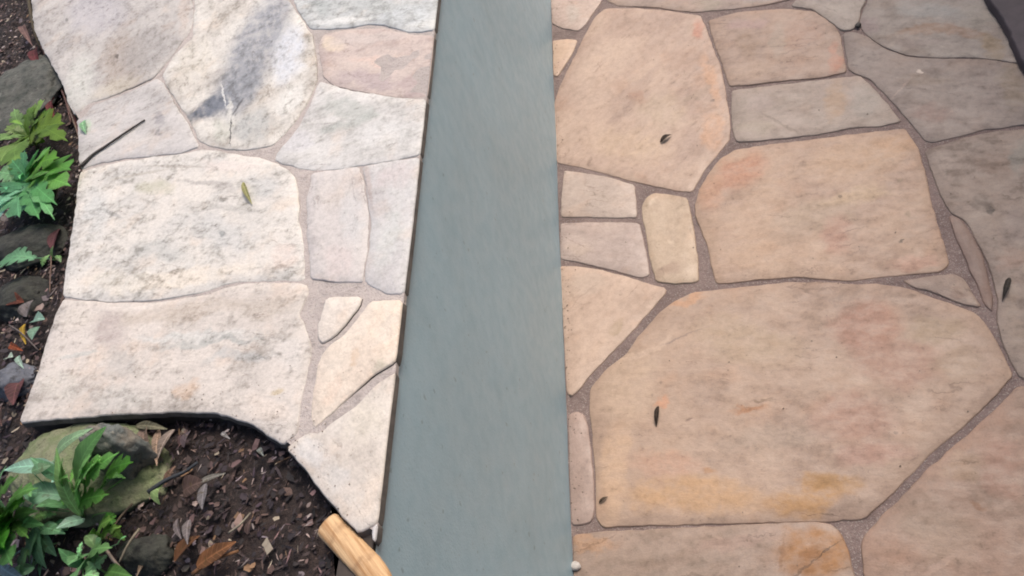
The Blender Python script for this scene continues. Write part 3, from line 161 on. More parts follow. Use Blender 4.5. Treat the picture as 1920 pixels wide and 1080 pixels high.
PLANTS = [
  ((-1.3983, 1.3228), 'yellow-green lobed shoots beside the grey rock on the upper left', [((-1.3797, 1.3052, 0.01), (-1.2599, 1.2765, 0.035), 0.0787, (120, 148, 62), 1), ((-1.3797, 1.3052, 0.01), (-1.3587, 1.3555, 0.045), 0.063, (118, 150, 70), 1), ((-1.3797, 1.3052, 0.01), (-1.4127, 1.3229, 0.04), 0.0373, (124, 150, 84), 1), ((-1.3826, 1.296, 0.01), (-1.3677, 1.2071, 0.04), 0.0801, (132, 160, 92), 1), ((-1.3783, 1.3115, 0.01), (-1.3062, 1.3263, 0.04), 0.0587, (98, 134, 58), 1), ((-1.3851, 1.3072, 0.01), (-1.4114, 1.3659, 0.045), 0.0298, (134, 166, 110), 1), ((-1.3797, 1.3052, 0.01), (-1.3824, 1.2632, 0.03), 0.0694, (110, 140, 70), 1), ((-1.3611, 1.3166, 0.012), (-1.2356, 1.2302, 0.03), 0.044, (108, 140, 56), 1), ((-1.4013, 1.3231, 0.012), (-1.4107, 1.2847, 0.04), 0.0709, (140, 172, 110), 1), ((-1.3791, 1.3234, 0.012), (-1.327, 1.3546, 0.05), 0.0581, (140, 170, 96), 1), ((-1.3768, 1.2884, 0.012), (-1.3053, 1.1665, 0.04), 0.0655, (126, 160, 84), 1)]),
  ((-1.3074, 1.1559), 'bright green lobed weed in the middle of the left edge', [((-1.2813, 1.1328, 0.015), (-1.1558, 1.095, 0.045), 0.0877, (96, 152, 70), 1), ((-1.2813, 1.1328, 0.015), (-1.2349, 1.1518, 0.06), 0.0663, (96, 158, 98), 1), ((-1.2813, 1.1328, 0.015), (-1.2997, 1.1586, 0.055), 0.0351, (110, 168, 122), 1), ((-1.2813, 1.1328, 0.015), (-1.155, 1.0212, 0.04), 0.0363, (104, 164, 104), 1), ((-1.2813, 1.1328, 0.015), (-1.2371, 1.0244, 0.035), 0.0782, (118, 174, 130), 1), ((-1.2813, 1.1328, 0.015), (-1.2982, 1.0879, 0.045), 0.0791, (96, 152, 112), 1), ((-1.2813, 1.1328, 0.015), (-1.2993, 1.0342, 0.03), 0.0694, (150, 190, 176), 0), ((-1.2807, 1.1371, 0.015), (-1.1736, 1.1152, 0.06), 0.0593, (110, 160, 66), 1), ((-1.282, 1.1286, 0.015), (-1.1864, 1.0033, 0.035), 0.0394, (98, 158, 100), 1), ((-1.2813, 1.1328, 0.015), (-1.1446, 1.0591, 0.04), 0.061, (118, 170, 90), 1), ((-1.2871, 1.1393, 0.015), (-1.2723, 1.1682, 0.06), 0.0459, (126, 182, 138), 1), ((-1.2867, 1.1272, 0.015), (-1.2957, 1.0576, 0.04), 0.0834, (140, 190, 158), 1), ((-1.277, 1.124, 0.015), (-1.1516, 0.9925, 0.035), 0.0251, (120, 176, 120), 1), ((-1.297, 1.1456, 0.015), (-1.331, 1.1457, 0.05), 0.0544, (116, 170, 120), 1), ((-1.2856, 1.1418, 0.015), (-1.205, 1.1441, 0.06), 0.057, (120, 172, 96), 1)]),
  ((-1.1488, 0.9234), 'single round pale green leaf on a thin stem at the left', [((-1.1609, 0.9033, 0.02), (-1.219, 0.9039, 0.03), 0.0571, (118, 166, 130), 1), ((-1.1243, 0.8963, 0.01), (-1.1132, 0.9089, 0.03), 0.0158, (110, 140, 90), 0)]),
  ((-0.8665, 0.4029), 'broad-leaved green plant over the mossy rock at the lower left', [((-0.8292, 0.3844, 0.03), (-0.8238, 0.4391, 0.1), 0.0167, (134, 168, 110), 0), ((-0.8197, 0.4015, 0.05), (-0.7483, 0.4501, 0.11), 0.0437, (98, 142, 84), 0), ((-0.8478, 0.4323, 0.07), (-0.9111, 0.4315, 0.09), 0.0223, (150, 186, 170), 0), ((-0.8165, 0.3941, 0.05), (-0.7366, 0.4056, 0.11), 0.0247, (104, 154, 80), 1), ((-0.7822, 0.3974, 0.08), (-0.7415, 0.4058, 0.12), 0.0231, (130, 176, 110), 1), ((-0.7647, 0.4025, 0.07), (-0.703, 0.4023, 0.1), 0.0318, (72, 124, 44), 1), ((-0.8463, 0.4051, 0.05), (-0.8917, 0.4067, 0.07), 0.0282, (118, 160, 132), 0), ((-0.8221, 0.3794, 0.03), (-0.8373, 0.363, 0.05), 0.0161, (140, 172, 152), 0), ((-0.8604, 0.4414, 0.07), (-0.7825, 0.461, 0.1), 0.0192, (150, 178, 144), 0), ((-0.8301, 0.4064, 0.05), (-0.8041, 0.4205, 0.1), 0.0215, (116, 160, 92), 1), ((-0.8427, 0.3947, 0.04), (-0.8593, 0.385, 0.07), 0.0236, (104, 148, 104), 0), ((-0.7993, 0.3946, 0.06), (-0.7178, 0.408, 0.11), 0.023, (112, 162, 88), 1), ((-0.8134, 0.3869, 0.05), (-0.7465, 0.379, 0.08), 0.0234, (96, 146, 66), 1), ((-0.8442, 0.4218, 0.06), (-0.8619, 0.4351, 0.1), 0.0162, (124, 166, 130), 0), ((-0.806, 0.3791, 0.05), (-0.7438, 0.3987, 0.11), 0.0249, (128, 178, 106), 1)]),
  ((-0.9731, 0.402), 'leafy green plant cut off by the lower left corner of the photo', [((-0.9472, 0.3913, 0.02), (-0.9085, 0.3823, 0.09), 0.0221, (70, 124, 52), 1), ((-0.9472, 0.3913, 0.02), (-0.8419, 0.3922, 0.12), 0.0209, (92, 134, 66), 1), ((-0.9472, 0.3913, 0.02), (-0.8877, 0.3422, 0.07), 0.0416, (84, 148, 58), 1), ((-0.9472, 0.3913, 0.02), (-0.8707, 0.3535, 0.06), 0.0137, (96, 140, 70), 1), ((-0.9511, 0.3953, 0.02), (-0.8946, 0.4041, 0.11), 0.0195, (70, 110, 66), 0), ((-0.9472, 0.3913, 0.02), (-0.8841, 0.3412, 0.09), 0.0433, (90, 158, 60), 1), ((-0.9472, 0.3913, 0.02), (-0.8559, 0.3778, 0.07), 0.0202, (80, 120, 66), 0), ((-0.9472, 0.3913, 0.02), (-0.8351, 0.3864, 0.1), 0.0284, (104, 150, 84), 1), ((-0.9491, 0.3915, 0.02), (-0.8969, 0.3622, 0.09), 0.029, (112, 170, 74), 1), ((-0.9434, 0.3872, 0.02), (-0.8511, 0.3644, 0.06), 0.0218, (100, 146, 92), 0), ((-0.9472, 0.3877, 0.02), (-0.878, 0.3253, 0.06), 0.0329, (86, 132, 78), 1), ((-0.9491, 0.3951, 0.02), (-0.8706, 0.4134, 0.12), 0.0188, (118, 160, 120), 0), ((-0.9472, 0.3913, 0.02), (-0.8567, 0.3801, 0.09), 0.0301, (88, 140, 52), 1), ((-0.9491, 0.388, 0.02), (-0.8981, 0.3306, 0.07), 0.0355, (96, 150, 80), 1)]),
  ((-0.8168, 0.3653), 'small green shoot between the mossy rock and the dark stone', [((-0.7951, 0.3556, 0.02), (-0.7456, 0.3557, 0.06), 0.0205, (112, 150, 72), 1), ((-0.7979, 0.3586, 0.02), (-0.7801, 0.3495, 0.05), 0.0108, (98, 140, 64), 1), ((-0.7929, 0.354, 0.02), (-0.7445, 0.3503, 0.05), 0.0165, (124, 158, 84), 1)]),
  ((-0.8313, 0.3401), 'pale green rounded leaves at the bottom left of the dark stone', [((-0.7994, 0.3364, 0.02), (-0.7982, 0.3149, 0.05), 0.0339, (120, 162, 116), 0), ((-0.7786, 0.3269, 0.03), (-0.7511, 0.3348, 0.06), 0.0253, (112, 152, 110), 0), ((-0.8078, 0.3277, 0.02), (-0.7869, 0.3249, 0.05), 0.0155, (136, 172, 130), 0), ((-0.7693, 0.3109, 0.02), (-0.7021, 0.2915, 0.05), 0.0187, (96, 136, 72), 0), ((-0.8064, 0.3243, 0.02), (-0.8214, 0.3351, 0.05), 0.0163, (110, 156, 106), 0), ((-0.8022, 0.3239, 0.02), (-0.7812, 0.2937, 0.05), 0.0312, (126, 166, 120), 0), ((-0.8008, 0.3301, 0.02), (-0.7346, 0.3217, 0.06), 0.0189, (112, 152, 96), 1)]),
  ((-0.9243, 0.3851), 'grey-green drooping leaf clump at the bottom left', [((-0.8741, 0.371, 0.05), (-0.8692, 0.3298, 0.02), 0.0273, (98, 136, 104), 0), ((-0.8759, 0.3712, 0.05), (-0.8604, 0.3432, 0.02), 0.0166, (90, 128, 96), 0), ((-0.9342, 0.3348, 0.03), (-0.8794, 0.3097, 0.03), 0.0146, (140, 160, 168), 0), ((-0.8688, 0.3669, 0.05), (-0.8928, 0.3336, 0.02), 0.0274, (104, 144, 108), 0), ((-0.8785, 0.3718, 0.04), (-0.8356, 0.3598, 0.04), 0.0164, (116, 160, 120), 0), ((-0.8762, 0.3581, 0.04), (-0.9055, 0.3251, 0.02), 0.0312, (92, 132, 84), 1)]),
]
POLE = [(-0.4789, 0.3348), (-0.4594, 0.3164), (-0.4357, 0.2947), (-0.4157, 0.2758), (-0.4037, 0.2574), (-0.3997, 0.2336), (-0.3943, 0.161)]
LOOSE = {
  'twig_on': [(-1.0198, 1.2033), (-1.0531, 1.1835), (-1.0885, 1.1601), (-1.1191, 1.1411), (-1.1376, 1.1151)],
  'green': ((-0.7139, 0.906), 0.0788, 0.0136, -1.08),
  'greenstalk': [(-0.7118, 0.9582), (-0.7151, 0.9382), (-0.7238, 0.9203)],
  'sprout': ((-1.184, 1.2462), 0.0641, 0.0236, -1.08),
  'seed1': ((-0.1082, 1.6433), 0.0441, 0.0206, 0.53),
  'seed1tail': [(-0.0939, 1.6497), (-0.0688, 1.6552), (-0.019, 1.6554), (0.0026, 1.6578)],
  'seed2': ((-0.2179, 0.8205), 0.0568, 0.0147, -1.75),
  'seed3': ((0.4926, 0.9768), 0.0694, 0.0156, -2.11),
  'seed4': ((-0.3445, 0.6546), 0.0257, 0.0092, 0.51),
  'pebble': ((-0.4078, 0.5279), 0.0278, 0.0246, -0.11),
  'crumb': ((0.4404, 1.8915), 0.0189, 0.027, -0.46),
  'slab': [(0.758, 2.0469), (0.7368, 1.83), (0.741, 1.7511), (0.7364, 1.678), (0.7304, 1.6233), (0.7267, 1.5796), (0.7276, 1.5312), (0.7515, 1.4821), (0.9045, 1.3989), (1.0917, 1.849)],
}

# ================================================================ helpers
def lin(c):
    return tuple(((v/255.0)/12.92 if v/255.0 <= 0.04045 else ((v/255.0+0.055)/1.055)**2.4) for v in c)

ALB_COPING, ALB_PAVER = 0.79, 0.80     # reflectance of the stones against their colour under this light

def cool(c):
    m = sum(c)/3.0
    return tuple(min(238, (m+(v-m)*0.85)*f) for v, f in zip(c, (1.0, 1.0, 1.0)))

def alb(c, k):
    return tuple(v*k for v in lin(c)) + (1.0,)

def link(name, me, parent=None, loc=(0, 0, 0)):
    o = bpy.data.objects.new(name, me)
    COL.objects.link(o)
    o.location = loc
    if parent is not None:
        o.parent = parent
    return o

def empty(name, loc=(0, 0, 0)):
    o = bpy.data.objects.new(name, None)
    o.empty_display_size = 0.05
    COL.objects.link(o)
    o.location = loc
    return o

def tag(o, label=None, cat=None, group=None, kind=None):
    for k, v in (('label', label), ('category', cat), ('group', group), ('kind', kind)):
        if v:
            o[k] = v
    return o

def bm_mesh(bm, name, mat=None, smooth=False):
    me = bpy.data.meshes.new(name)
    bm.normal_update()
    bm.to_mesh(me)
    bm.free()
    if mat:
        me.materials.append(mat)
    if smooth:
        for p in me.polygons:
            p.use_smooth = True
    return me

# ---------------------------------------------------------------- node helpers
class NT:
    def __init__(self, name):
        self.m = bpy.data.materials.new(name)
        self.m.use_nodes = True
        self.t = self.m.node_tree
        self.b = self.t.nodes['Principled BSDF']
    def n(self, kind, **props):
        nd = self.t.nodes.new(kind)
        for k, v in props.items():
            setattr(nd, k, v)
        return nd
    def put(self, sock, v):
        if hasattr(v, 'is_linked') or hasattr(v, 'links'):
            self.t.links.new(v, sock)
        else:
            sock.default_value = v
    def noise(self, vec, scale, detail=4.0, rough=0.55, color=False):
        nd = self.n('ShaderNodeTexNoise')
        self.put(nd.inputs['Vector'], vec)
        nd.inputs['Scale'].default_value = scale
        nd.inputs['Detail'].default_value = detail
        nd.inputs['Roughness'].default_value = rough
        return nd.outputs['Color'] if color else nd.outputs['Fac']
    def math(self, op, a, b=0.0, c=0.0, clamp=False):
        nd = self.n('ShaderNodeMath', operation=op, use_clamp=clamp)
        self.put(nd.inputs[0], a); self.put(nd.inputs[1], b); self.put(nd.inputs[2], c)
        return nd.outputs[0]
    def vmath(self, op, a, b=(0, 0, 0), scale=None):
        nd = self.n('ShaderNodeVectorMath', operation=op)
        self.put(nd.inputs[0], a); self.put(nd.inputs[1], b)
        if scale is not None:
            self.put(nd.inputs['Scale'], scale)
        return nd.outputs['Value'] if op in ('LENGTH', 'DISTANCE', 'DOT_PRODUCT') else nd.outputs['Vector']
    def ramp(self, v, lo, hi, a=0.0, b=1.0):
        nd = self.n('ShaderNodeMapRange', interpolation_type='SMOOTHSTEP')
        self.put(nd.inputs['Value'], v)
        nd.inputs['From Min'].default_value = lo; nd.inputs['From Max'].default_value = hi
        nd.inputs['To Min'].default_value = a; nd.inputs['To Max'].default_value = b
        return nd.outputs['Result']
    def mix(self, fac, a, b, blend='MIX'):
        nd = self.n('ShaderNodeMix', data_type='RGBA', blend_type=blend)
        self.put(nd.inputs['Factor'], fac)
        self.put(nd.inputs['A'] if False else nd.inputs[6], a)
        self.put(nd.inputs[7], b)
        return nd.outputs[2]
    def mapping(self, vec, loc, rotz, scale, kind='TEXTURE'):
        nd = self.n('ShaderNodeMapping', vector_type=kind)
        self.put(nd.inputs['Vector'], vec)
        nd.inputs['Location'].default_value = loc
        nd.inputs['Rotation'].default_value = (0, 0, rotz)
        nd.inputs['Scale'].default_value = scale
        return nd.outputs[0]
    def bump(self, height, strength, dist, normal=None):
        nd = self.n('ShaderNodeBump')
        nd.inputs['Strength'].default_value = strength
        nd.inputs['Distance'].default_value = dist
        self.put(nd.inputs['Height'], height)
        if normal is not None:
            self.put(nd.inputs['Normal'], normal)
        return nd.outputs[0]
    def pos(self):
        return self.n('ShaderNodeNewGeometry').outputs['Position']
    def out(self, color=None, rough=None, normal=None):
        if color is not None: self.put(self.b.inputs['Base Color'], color)
        if rough is not None: self.put(self.b.inputs['Roughness'], rough)
        if normal is not None: self.put(self.b.inputs['Normal'], normal)
        return self.m

def stone_mat(name, c1, c2, stain, grain, marks, z, k, seed, rough=0.62, relief=1.0, sc=1.0):
    """sandstone: two tones, bedding streaks, named marks, grime, pits; sc = scale of the blotches"""
    t = NT(name)
    p = t.pos()
    off = t.vmath('ADD', p, (seed*1.37 % 11, seed*2.11 % 7, seed*0.73 % 5))
    w1 = t.vmath('SCALE', t.vmath('SUBTRACT', t.noise(off, 13*sc, 3, 0.6, True), (0.5, 0.5, 0.5)), scale=0.085/sc)
    w2 = t.vmath('SCALE', t.vmath('SUBTRACT', t.noise(off, 60*sc, 3, 0.6, True), (0.5, 0.5, 0.5)), scale=0.018/sc)
    wp = t.vmath('ADD', t.vmath('ADD', p, w1), w2)
    wfine = t.vmath('ADD', p, w2)
    g = t.mapping(t.vmath('ADD', off, w2), (0, 0, 0), grain, (0.15/sc, 0.045/sc, 0.1))     # stretched along the bedding
    n_grain = t.noise(g, 1.0, 5, 0.6)
    n_big = t.noise(off, 6.5*sc, 4, 0.6)
    ga = t.mapping(off, (0, 0, 0), grain, (1.35, 0.85, 1.0))
    n_mid = t.noise(ga, 30*sc, 5, 0.65)
    n_small = t.noise(off, 75*sc, 4, 0.65)
    n_fine = t.noise(off, 330, 2, 0.5)
    col = t.mix(t.ramp(n_big, 0.36, 0.64), alb(c1, k), alb(c2, k))
    col = t.mix(t.ramp(n_grain, 0.50, 0.75, 0, 0.30), col, alb(tuple(v*0.84 for v in c2), k))
    col = t.mix(t.ramp(n_grain, 0.46, 0.26, 0, 0.22), col, alb(tuple(min(240, v*1.07) for v in c1), k))
    warm = t.ramp(t.noise(off, 10*sc, 3, 0.6), 0.52, 0.72, 0, 0.45)
    col = t.mix(warm, col, t.mix(1.0, col, (1.06, 0.93, 0.82, 1), 'MULTIPLY'))
    for (x, y, r1, r2, turn, c, st) in marks:
        thin = r2 < 0.006
        v = t.mapping(wfine if thin else wp, (x, y, z), turn, (r1, max(r2, 0.0012), 4.0))
        d = t.vmath('LENGTH', v)
        if thin:
            f = t.ramp(d, 0.55, 1.15, st, 0.0)
        else:
            f = t.math('MULTIPLY', t.ramp(d, 0.45, 1.15, min(1.0, st*1.12), 0.0), t.ramp(n_mid, 0.25, 0.58, 0.45, 1.0))
        col = t.mix(f, col, alb(c, k))
    grime = t.math('ADD', t.math('MULTIPLY', n_mid, 0.5), t.math('ADD', t.math('MULTIPLY', n_big, 0.3), t.math('MULTIPLY', n_small, 0.2)))
    sp = t.ramp(grime, 0.485, 0.63, 0, min(1.0, stain*1.25))
    col = t.mix(sp, col, t.mix(1.0, col, (0.56, 0.55, 0.53, 1), 'MULTIPLY'))
    pits = t.ramp(t.math('ADD', t.math('MULTIPLY', n_small, 0.6), t.math('MULTIPLY', n_mid, 0.4)), 0.60, 0.68, 0, 0.25+0.5*stain)
    col = t.mix(pits, col, t.mix(1.0, col, (0.50, 0.47, 0.45, 1), 'MULTIPLY'))
    gf = t.mapping(t.vmath('ADD', off, w2), (0, 0, 0), grain, (6.0, 1.0, 1.0))
    ridge = t.math('ABSOLUTE', t.math('SUBTRACT', t.noise(gf, 20*sc, 2, 0.5), 0.5))
    fis = t.math('MULTIPLY', t.ramp(ridge, 0.003, 0.014, 0.55, 0.0), t.ramp(t.noise(off, 9*sc, 2), 0.54, 0.66))
    col = t.mix(fis, col, t.mix(1.0, col, (0.52, 0.48, 0.46, 1), 'MULTIPLY'))
    specks = t.ramp(t.noise(off, 210, 2, 0.4), 0.70, 0.76, 0, 0.55)
    col = t.mix(specks, col, t.mix(1.0, col, (0.50, 0.46, 0.44, 1), 'MULTIPLY'))
    lightf = t.ramp(t.math('ADD', t.math('MULTIPLY', n_fine, 0.4), t.math('MULTIPLY', n_small, 0.6)), 0.35, 0.68, 1.08, 0.89)
    cc = t.n('ShaderNodeCombineXYZ')
    for i in range(3):
        t.put(cc.inputs[i], lightf)
    col = t.mix(1.0, col, cc.outputs[0], 'MULTIPLY')
    h1 = t.bump(t.math('ADD', n_grain, t.math('MULTIPLY', n_mid, 0.8)), 0.5*relief, 0.005/sc)
    h2 = t.bump(t.math('SUBTRACT', n_small, fis), 0.35, 0.0016, h1)
    return t.out(col, t.ramp(n_mid, 0.3, 0.7, rough-0.1, rough+0.12), h2)

def mortar_mat(name, c, c2, k):
    t = NT(name)
    p = t.pos()
    n1 = t.noise(p, 9, 4); n2 = t.noise(p, 60, 5, 0.65); n3 = t.noise(p, 420, 2)
    col = t.mix(t.ramp(n1, 0.35, 0.65), alb(c, k), alb(c2, k))
    col = t.mix(t.ramp(n2, 0.5, 0.75, 0, 0.55), col, alb(tuple(v*0.72 for v in c), k))
    col = t.mix(t.ramp(t.noise(p, 210, 3, 0.6), 0.56, 0.68, 0, 0.5), col, alb(tuple(v*0.66 for v in c), k))
    col = t.mix(t.ramp(n3, 0.56, 0.68, 0, 0.5), col, alb((205, 196, 188), k))
    return t.out(col, 0.9, t.bump(n3, 0.8, 0.0015, t.bump(n2, 0.9, 0.006)))

def plain_mat(name, c, c2, k=0.7, scale=40, rough=0.7, bump=0.3, dist=0.002):
    t = NT(name)
    tc = t.n('ShaderNodeTexCoord').outputs['Object']
    n1 = t.noise(tc, scale, 5, 0.6); n2 = t.noise(tc, scale*6, 3)
    col = t.mix(t.ramp(n1, 0.32, 0.68), alb(c, k), alb(c2, k))
    col = t.mix(t.ramp(n2, 0.5, 0.7, 0, 0.3), col, alb(tuple(v*0.6 for v in c), k))
    return t.out(col, rough, t.bump(n1, bump, dist))

# ---------------------------------------------------------------- polygon helpers
def area(p):
    return 0.5*sum(p[i][0]*p[(i+1) % len(p)][1]-p[(i+1) % len(p)][0]*p[i][1] for i in range(len(p)))

def ccw(p):
    return list(p) if area(p) > 0 else list(reversed(p))

def chaikin(p, cut=0.005):
    """cut the corners, never more than cut metres"""
    q = []
    for i in range(len(p)):
        a, b = p[i], p[(i+1) % len(p)]
        r = min(0.22, cut/max(1e-6, math.hypot(b[0]-a[0], b[1]-a[1])))
        q.append((a[0]+(b[0]-a[0])*r, a[1]+(b[1]-a[1])*r))
        q.append((b[0]-(b[0]-a[0])*r, b[1]-(b[1]-a[1])*r))
    return q

def resample(p, step):
    q = []
    for i in range(len(p)):
        a, b = p[i], p[(i+1) % len(p)]
        d = math.hypot(b[0]-a[0], b[1]-a[1])
        n = max(1, int(round(d/step)))
        for j in range(n):
            f = j/n
            q.append((a[0]+(b[0]-a[0])*f, a[1]+(b[1]-a[1])*f))
    # drop points that crowd together
    r = []
    for v in q:
        if not r or math.hypot(v[0]-r[-1][0], v[1]-r[-1][1]) > step*0.35:
            r.append(v)
    return r

def vnormals(p):
    out = []
    n = len(p)
    for i in range(n):
        a, b, c = p[i-1], p[i], p[(i+1) % n]
        dx, dy = c[0]-a[0], c[1]-a[1]
        l = math.hypot(dx, dy) or 1
        out.append((dy/l, -dx/l))
    return out

def inset(p, d):
    nn = vnormals(p)
    return [(v[0]-k[0]*d, v[1]-k[1]*d) for v, k in zip(p, nn)]

def pt_in(x, y, poly):
    c = False
    for i in range(len(poly)):
        (x1, y1), (x2, y2) = poly[i-1], poly[i]
        if (y1 > y) != (y2 > y) and x < (x2-x1)*(y-y1)/(y2-y1)+x1:
            c = not c
    return c

def fill(ring2d, spacing, seed):
    """Delaunay triangles over a ring with scattered inner points: (points, triangles); the ring comes first"""
    r = random.Random(seed)
    n = len(ring2d)
    pts = [Vector(v) for v in ring2d]
    xs = [v[0] for v in ring2d]; ys = [v[1] for v in ring2d]
    safe = inset(ring2d, spacing*0.45)
    y = min(ys)+spacing*0.5
    while y < max(ys):
        x = min(xs)+spacing*0.5
        while x < max(xs):
            q = (x+r.uniform(-0.3, 0.3)*spacing, y+r.uniform(-0.3, 0.3)*spacing)
            if pt_in(q[0], q[1], safe) and pt_in(q[0], q[1], ring2d):
                pts.append(Vector(q))
            x += spacing
        y += spacing
    res = delaunay_2d_cdt(pts, [(i, (i+1) % n) for i in range(n)], [], 1, 1e-6)
    return res[0], res[2], res[3]

def stone_mesh(name, poly, thick, mat, seed, side=None, *, amp=0.0022, bevel=0.004, step=0.014, rag=0.0022, straight=None, fine=0.03, grow=0.0):
    """one flagstone: ragged outline, rounded arris, gently uneven top at z = 0; straight(x, y) keeps a sawn side sawn"""
    sd = Vector((seed*3.71, seed*1.93, seed*0.57))
    p = resample(chaikin(inset(ccw(poly), -grow), bevel*2.2), step)
    nn = vnormals(p)
    q = []
    for v, k in zip(p, nn):
        a = rag*(noise.noise(Vector((v[0]*45, v[1]*45, 0))+sd)+0.6*noise.noise(Vector((v[0]*130, v[1]*130, 3))+sd))
        if straight and straight(v):
            a *= 0.12
        q.append((v[0]+k[0]*a, v[1]+k[1]*a))
    tilt = (noise.noise(sd)*0.004, noise.noise(sd+Vector((9, 0, 0)))*0.004)
    def hz(v):
        s = Vector((v[0], v[1], 0))
        return amp*(noise.noise(s*5+sd)+0.55*noise.noise(s*14+sd)+0.3*noise.noise(s*38+sd)) + tilt[0]*v[0] + tilt[1]*v[1]
    bm = bmesh.new()
    rings = []
    levels = [(-0.002, -thick), (0.0, -bevel*1.25), (bevel*0.35, -bevel*0.38), (bevel, 0.0)]
    for d, z in levels:
        ins = inset(q, d) if d else q
        ring = []
        for v in ins:
            chip = 1.0+0.35*noise.noise(Vector((v[0]*22, v[1]*22, 7))+sd)
            ring.append(bm.verts.new((v[0], v[1], z*chip+hz(v) if z > -thick else z)))
        rings.append(ring)
    co, tris, orig = fill([(v.co.x, v.co.y) for v in rings[-1]], fine, seed)
    vm = []
    nr = len(q)
    for c, og in zip(co, orig):
        k = min(og) if og else -1
        vm.append(rings[-1][k] if 0 <= k < nr else bm.verts.new((c[0], c[1], hz(c))))
    for f in tris:
        vs_ = [vm[i] for i in f]
        if len(set(vs_)) == 3:
            try:
                bm.faces.new(vs_).smooth = True
            except ValueError:
                pass
    for a, b in zip(rings[:-1], rings[1:]):
        n = len(a)
        for i in range(n):
            f = bm.faces.new((a[i], a[(i+1) % n], b[(i+1) % n], b[i]))
            f.smooth = True
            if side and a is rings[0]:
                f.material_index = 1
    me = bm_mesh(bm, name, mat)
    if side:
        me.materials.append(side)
    return me

def prism(name, poly, z0, z1, mat):
    bm = bmesh.new()
    p = ccw(poly)
    a = [bm.verts.new((x, y, z0)) for x, y in p]
    b = [bm.verts.new((x, y, z1)) for x, y in p]
    bm.faces.new(b); bm.faces.new(list(reversed(a)))
    n = len(p)
    for i in range(n):
        bm.faces.new((a[i], a[(i+1) % n], b[(i+1) % n], b[i]))
    bmesh.ops.triangulate(bm, faces=[f for f in bm.faces if len(f.verts) > 4])
    return bm_mesh(bm, name, mat)

def tube(name, pts, rads, mat, sides=8, wob=0.0, seed=0):
    bm = bmesh.new()
    rings = []
    pts = [Vector(p) for p in pts]
    for i, p in enumerate(pts):
        d = (pts[min(i+1, len(pts)-1)]-pts[max(i-1, 0)]).normalized()
        u = d.cross(Vector((0, 0, 1)))
        u = u.normalized() if u.length > 1e-4 else Vector((1, 0, 0))
        v = d.cross(u)
        r = rads[i] if hasattr(rads, '__len__') else rads
        ring = []
        for k in range(sides):
            a = 2*math.pi*k/sides
            rr = r*(1+wob*noise.noise(Vector((i*1.7, k*2.3, seed))))
            ring.append(bm.verts.new(p+u*math.cos(a)*rr+v*math.sin(a)*rr))
        rings.append(ring)
    for a, b in zip(rings[:-1], rings[1:]):
        for k in range(sides):
            bm.faces.new((a[k], a[(k+1) % sides], b[(k+1) % sides], b[k]))
    bm.faces.new(list(reversed(rings[0]))); bm.faces.new(rings[-1])
    bmesh.ops.recalc_face_normals(bm, faces=bm.faces[:])
    return bm_mesh(bm, name, mat, True)

def spline(pts, n):
    """Catmull-Rom through the points"""
    P = [Vector(p) for p in pts]
    P = [P[0]*2-P[1]] + P + [P[-1]*2-P[-2]]
    out = []
    for i in range(1, len(P)-2):
        for j in range(n):
            t = j/n
            out.append(0.5*((2*P[i])+(P[i+1]-P[i-1])*t+(2*P[i-1]-5*P[i]+4*P[i+1]-P[i+2])*t*t+(3*P[i]-P[i-1]-3*P[i+1]+P[i+2])*t*t*t))
    out.append(P[-2])
    return out

# ================================================================ setting
H = WALL_TOP
OVER = 0.007
MORTAR_L = mortar_mat('wall_mortar', (194, 183, 178), (180, 170, 165), ALB_COPING)
MORTAR_R = mortar_mat('paving_mortar', (140, 121, 116), (122, 104, 100), ALB_PAVER)

# ground sheet far below everything, out to the horizon
bm = bmesh.new()
bmesh.ops.create_grid(bm, x_segments=2, y_segments=2, size=120)
gr = link('ground', bm_mesh(bm, 'ground', plain_mat('ground_earth', (112, 100, 76), (92, 100, 62), 0.7, 3)), None, (0, 0, -0.06))
tag(gr, kind='structure')

# lower paving: mortar bed + flagstones
bm = bmesh.new()
bmesh.ops.create_grid(bm, x_segments=90, y_segments=120, size=1)
for v in bm.verts:
    v.co.x = WALL_X-0.05+(v.co.x+1)*0.5*3.6
    v.co.y = -1.4+(v.co.y+1)*0.5*6.6
    v.co.z = -0.0034+0.0010*noise.noise(Vector((v.co.x*9, v.co.y*9, 0)))
paving = link('paving', bm_mesh(bm, 'paving', MORTAR_R, True))
tag(paving, kind='structure')

def rosy(c):
    # the lower paving is a redder sandstone than the coping
    return (c[0]*0.962, c[1]*0.905, c[2]*0.872)

def edge_straight(cx):
    return lambda v: v[0]+cx < WALL_X+0.03

for i, (c, poly, c1, c2, st, gr_, marks) in enumerate(PAVERS):
    c1, c2 = rosy(c1), rosy(c2)
    marks = [mk[:5]+(rosy(mk[5]), mk[6]) for mk in marks]
    m = stone_mat('paver_stone', c1, c2, st, gr_, marks, 0.0, ALB_PAVER, 3+i*1.7, 0.58)
    me = stone_mesh('flagstone', poly, 0.03, m, 11+i, amp=0.0016, bevel=0.0026, grow=0.0050, straight=edge_straight(c[0]))
    link('flagstone', me, paving, (c[0], c[1], 0.0))

# flagstones beyond what was surveyed, same laying pattern
def voronoi_cells(seeds, lo, hi, gap):
    cells = []
    for i, s in enumerate(seeds):
        poly = [(lo[0], lo[1]), (hi[0], lo[1]), (hi[0], hi[1]), (lo[0], hi[1])]
        for j, t in enumerate(seeds):
            if i == j or (s[0]-t[0])**2+(s[1]-t[1])**2 > 2.6:
                continue
            mx, my = (s[0]+t[0])/2, (s[1]+t[1])/2
            nx, ny = t[0]-s[0], t[1]-s[1]
            l = math.hypot(nx, ny)
            poly = clip(poly, (mx-nx/l*gap/2, my-ny/l*gap/2), (nx/l, ny/l))
            if len(poly) < 3:
                break
        cells.append((s, poly))
    return cells

